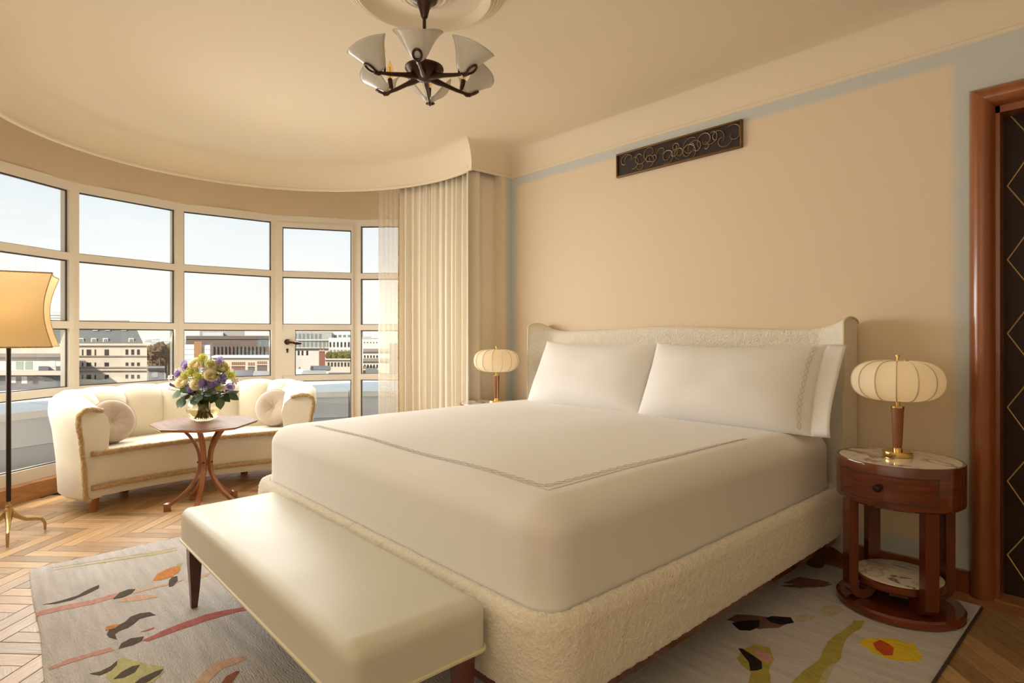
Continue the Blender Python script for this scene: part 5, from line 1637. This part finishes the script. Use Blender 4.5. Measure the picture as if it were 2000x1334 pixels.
# stepped building through the glazed door
D = 215
g_ = bld('stepped_office', 'stepped stone office building with rows of tall windows', 630, D)
part('top_storeys', fbox(560, 648, 648, gy(D), D, 30), B['grey'], g_, smooth=False)
part('wing', fbox(642, 660, 705, gy(D), D - 4, 30), B['stone2'], g_, smooth=False)
part('attic', fbox(600, 645.5, 700, 660, D + 10, 20), B['haze2'], g_, smooth=False)
part('lower_wall', fbox(545, 680, 655, gy(D), D - 12, 20), B['stone2'], g_, smooth=False)
part('cornice', fbox(560, 663.5, 648, 665, D - 0.8, 2), B['haze2'], g_, smooth=False)
part('cornice', fbox(545, 679, 655, 680.5, D - 13, 2), B['stone'], g_, smooth=False)
wins(g_, D, [(575 + 8 * k, 652, 580 + 8 * k, 662) for k in range(7)] + [(575 + 8 * k, 667, 580 + 8 * k, 678) for k in range(9)], 'glassg')
wins(g_, D - 4, [(643.5 + 7.2 * k, 668, 647 + 7.2 * k, 678) for k in range(7)], 'dark')
wins(g_, D + 10, [(634 + 9 * k, 654, 640 + 9 * k, 659) for k in range(7)], 'glassg')
wins(g_, D - 12, [(574 + 7.5 * k, 685, 577.5 + 7.5 * k, 694) for k in range(3)] + [(598, 685, 602, 694)], 'dark')
h_ = bld('garden_terrace_building', 'cream terraced building with a planted roof below the office', 665, 165)
D = 165
part('wall', fbox(634, 702, 700, gy(D), D, 20), B['stone'], h_, smooth=False)
part('balustrade', fbox(634, 700.5, 700, 703, D - 0.6, 1), B['stone2'], h_, smooth=False)
wins(h_, D, [(640 + 6.5 * k, 708, 643.5 + 6.5 * k, 716) for k in range(8)], 'dark')
wins(h_, D, [(642 + 9 * k, 684, 647 + 9 * k, 690) for k in range(0)], 'dark')
part('upper_wall', fbox(642, 681, 700, 702, D + 8, 10), B['stone2'], h_, smooth=False)
wins(h_, D + 8, [(644 + 7 * k, 683, 649 + 7 * k, 689) for k in range(8)], 'band')
i_ = bld('banded_building', 'pale building with dark balcony bands in the narrow pane', 720, 190)
D = 190
part('wall', fbox(702, 664, 760, gy(D), D, 25), B['stone2'], i_, smooth=False)
for y in (681, 700):
    part('balcony_band', fbox(702, y, 760, y + 6, D - 0.8, 2), B['band'], i_, smooth=False)
wins(i_, D, [(711 + 6 * k, 694, 714 + 6 * k, 699) for k in range(5)] + [(711 + 6 * k, 712, 714 + 6 * k, 719) for k in range(5)] + [(711 + 6 * k, 668, 713 + 6 * k, 670) for k in range(5)], 'dark')
# dark house right of the mansard
j_ = bld('dark_house', 'dark blue-grey house with a bright white window beside the mansard block', 308, 110)
D = 110
part('wall', fbox(290, 722, 320, gy(D), D, 8), B['slate2'], j_, smooth=False)
part('roof_box', fbox(289, 719, 322, 724, D - 0.5, 9), B['dark'], j_, smooth=False)
wins(j_, D, [(297, 726, 308, 737)], 'winpale')
part('window_frame', fbox(296, 725, 309, 738, D + 0.0, 0.35), B['white'], j_, smooth=False)

def foliage_ball(name, label, x, y, rpx, D, mk, cat='tree', grp=None, sd=0):
    p = Vector(at_depth(x, y, D))
    r_ = rpx / FPX * D
    t = thing(name, label, cat, (p.x, p.y, -22.0 if cat == 'tree' else p.z - r_), grp)
    mb = MB()
    def f(u, v):
        th, ph = 2 * PI * u, PI * v
        d_ = Vector((math.sin(ph) * math.cos(th), math.sin(ph) * math.sin(th), math.cos(ph)))
        k = 1 + 0.35 * noise.noise(d_ * 2.5 + Vector((sd, 0, 0))) + 0.25 * noise.noise(d_ * 7 + Vector((sd, 3, 0)))
        return p + d_ * r_ * k
    mb.grid(f, 26, 14, cu=True)
    part('crown', mb, B[mk], t, smooth=False)
    if cat == 'tree':
        part('trunk', MB().tube([(p.x, p.y, -22), (p.x, p.y, p.z - r_ * 0.5)], 0.25, 6), B['brown'], t)
for k, (x, y, r_, l) in enumerate(((297, 690, 14, 'rust-brown tree right beside the mansard block'), (312, 683, 14, 'tallest rust-brown tree behind the dark house'), (328, 690, 16, 'rust-brown tree beside the second mullion'),
                                 (305, 706, 15, 'lower rust-brown tree above the dark house'), (326, 710, 17, 'lower rust-brown tree near the second mullion'), (338, 722, 13, 'rust-brown tree at the bottom by the second mullion'))):
    foliage_ball('autumn_tree', l, x, y, r_, 170 + 5 * k, 'foliage', 'tree', 'autumn trees in the city square', k)
for k, (x, y, r_, l) in enumerate(((643, 694, 7, 'yellow-green shrub next to the red chimney'), (655, 695, 7, 'second shrub along the roof terrace'), (667, 694, 8, 'middle shrub of the roof terrace row'), (679, 694, 8, 'dark shrub at the end of the roof terrace'))):
    foliage_ball('roof_shrub', l, x, y, r_, 166, 'shrub', 'shrub', 'shrubs on the roof terrace', 20 + k)
# skyline blocks, distance haze put into their pale base colours
rs = random.Random(11)
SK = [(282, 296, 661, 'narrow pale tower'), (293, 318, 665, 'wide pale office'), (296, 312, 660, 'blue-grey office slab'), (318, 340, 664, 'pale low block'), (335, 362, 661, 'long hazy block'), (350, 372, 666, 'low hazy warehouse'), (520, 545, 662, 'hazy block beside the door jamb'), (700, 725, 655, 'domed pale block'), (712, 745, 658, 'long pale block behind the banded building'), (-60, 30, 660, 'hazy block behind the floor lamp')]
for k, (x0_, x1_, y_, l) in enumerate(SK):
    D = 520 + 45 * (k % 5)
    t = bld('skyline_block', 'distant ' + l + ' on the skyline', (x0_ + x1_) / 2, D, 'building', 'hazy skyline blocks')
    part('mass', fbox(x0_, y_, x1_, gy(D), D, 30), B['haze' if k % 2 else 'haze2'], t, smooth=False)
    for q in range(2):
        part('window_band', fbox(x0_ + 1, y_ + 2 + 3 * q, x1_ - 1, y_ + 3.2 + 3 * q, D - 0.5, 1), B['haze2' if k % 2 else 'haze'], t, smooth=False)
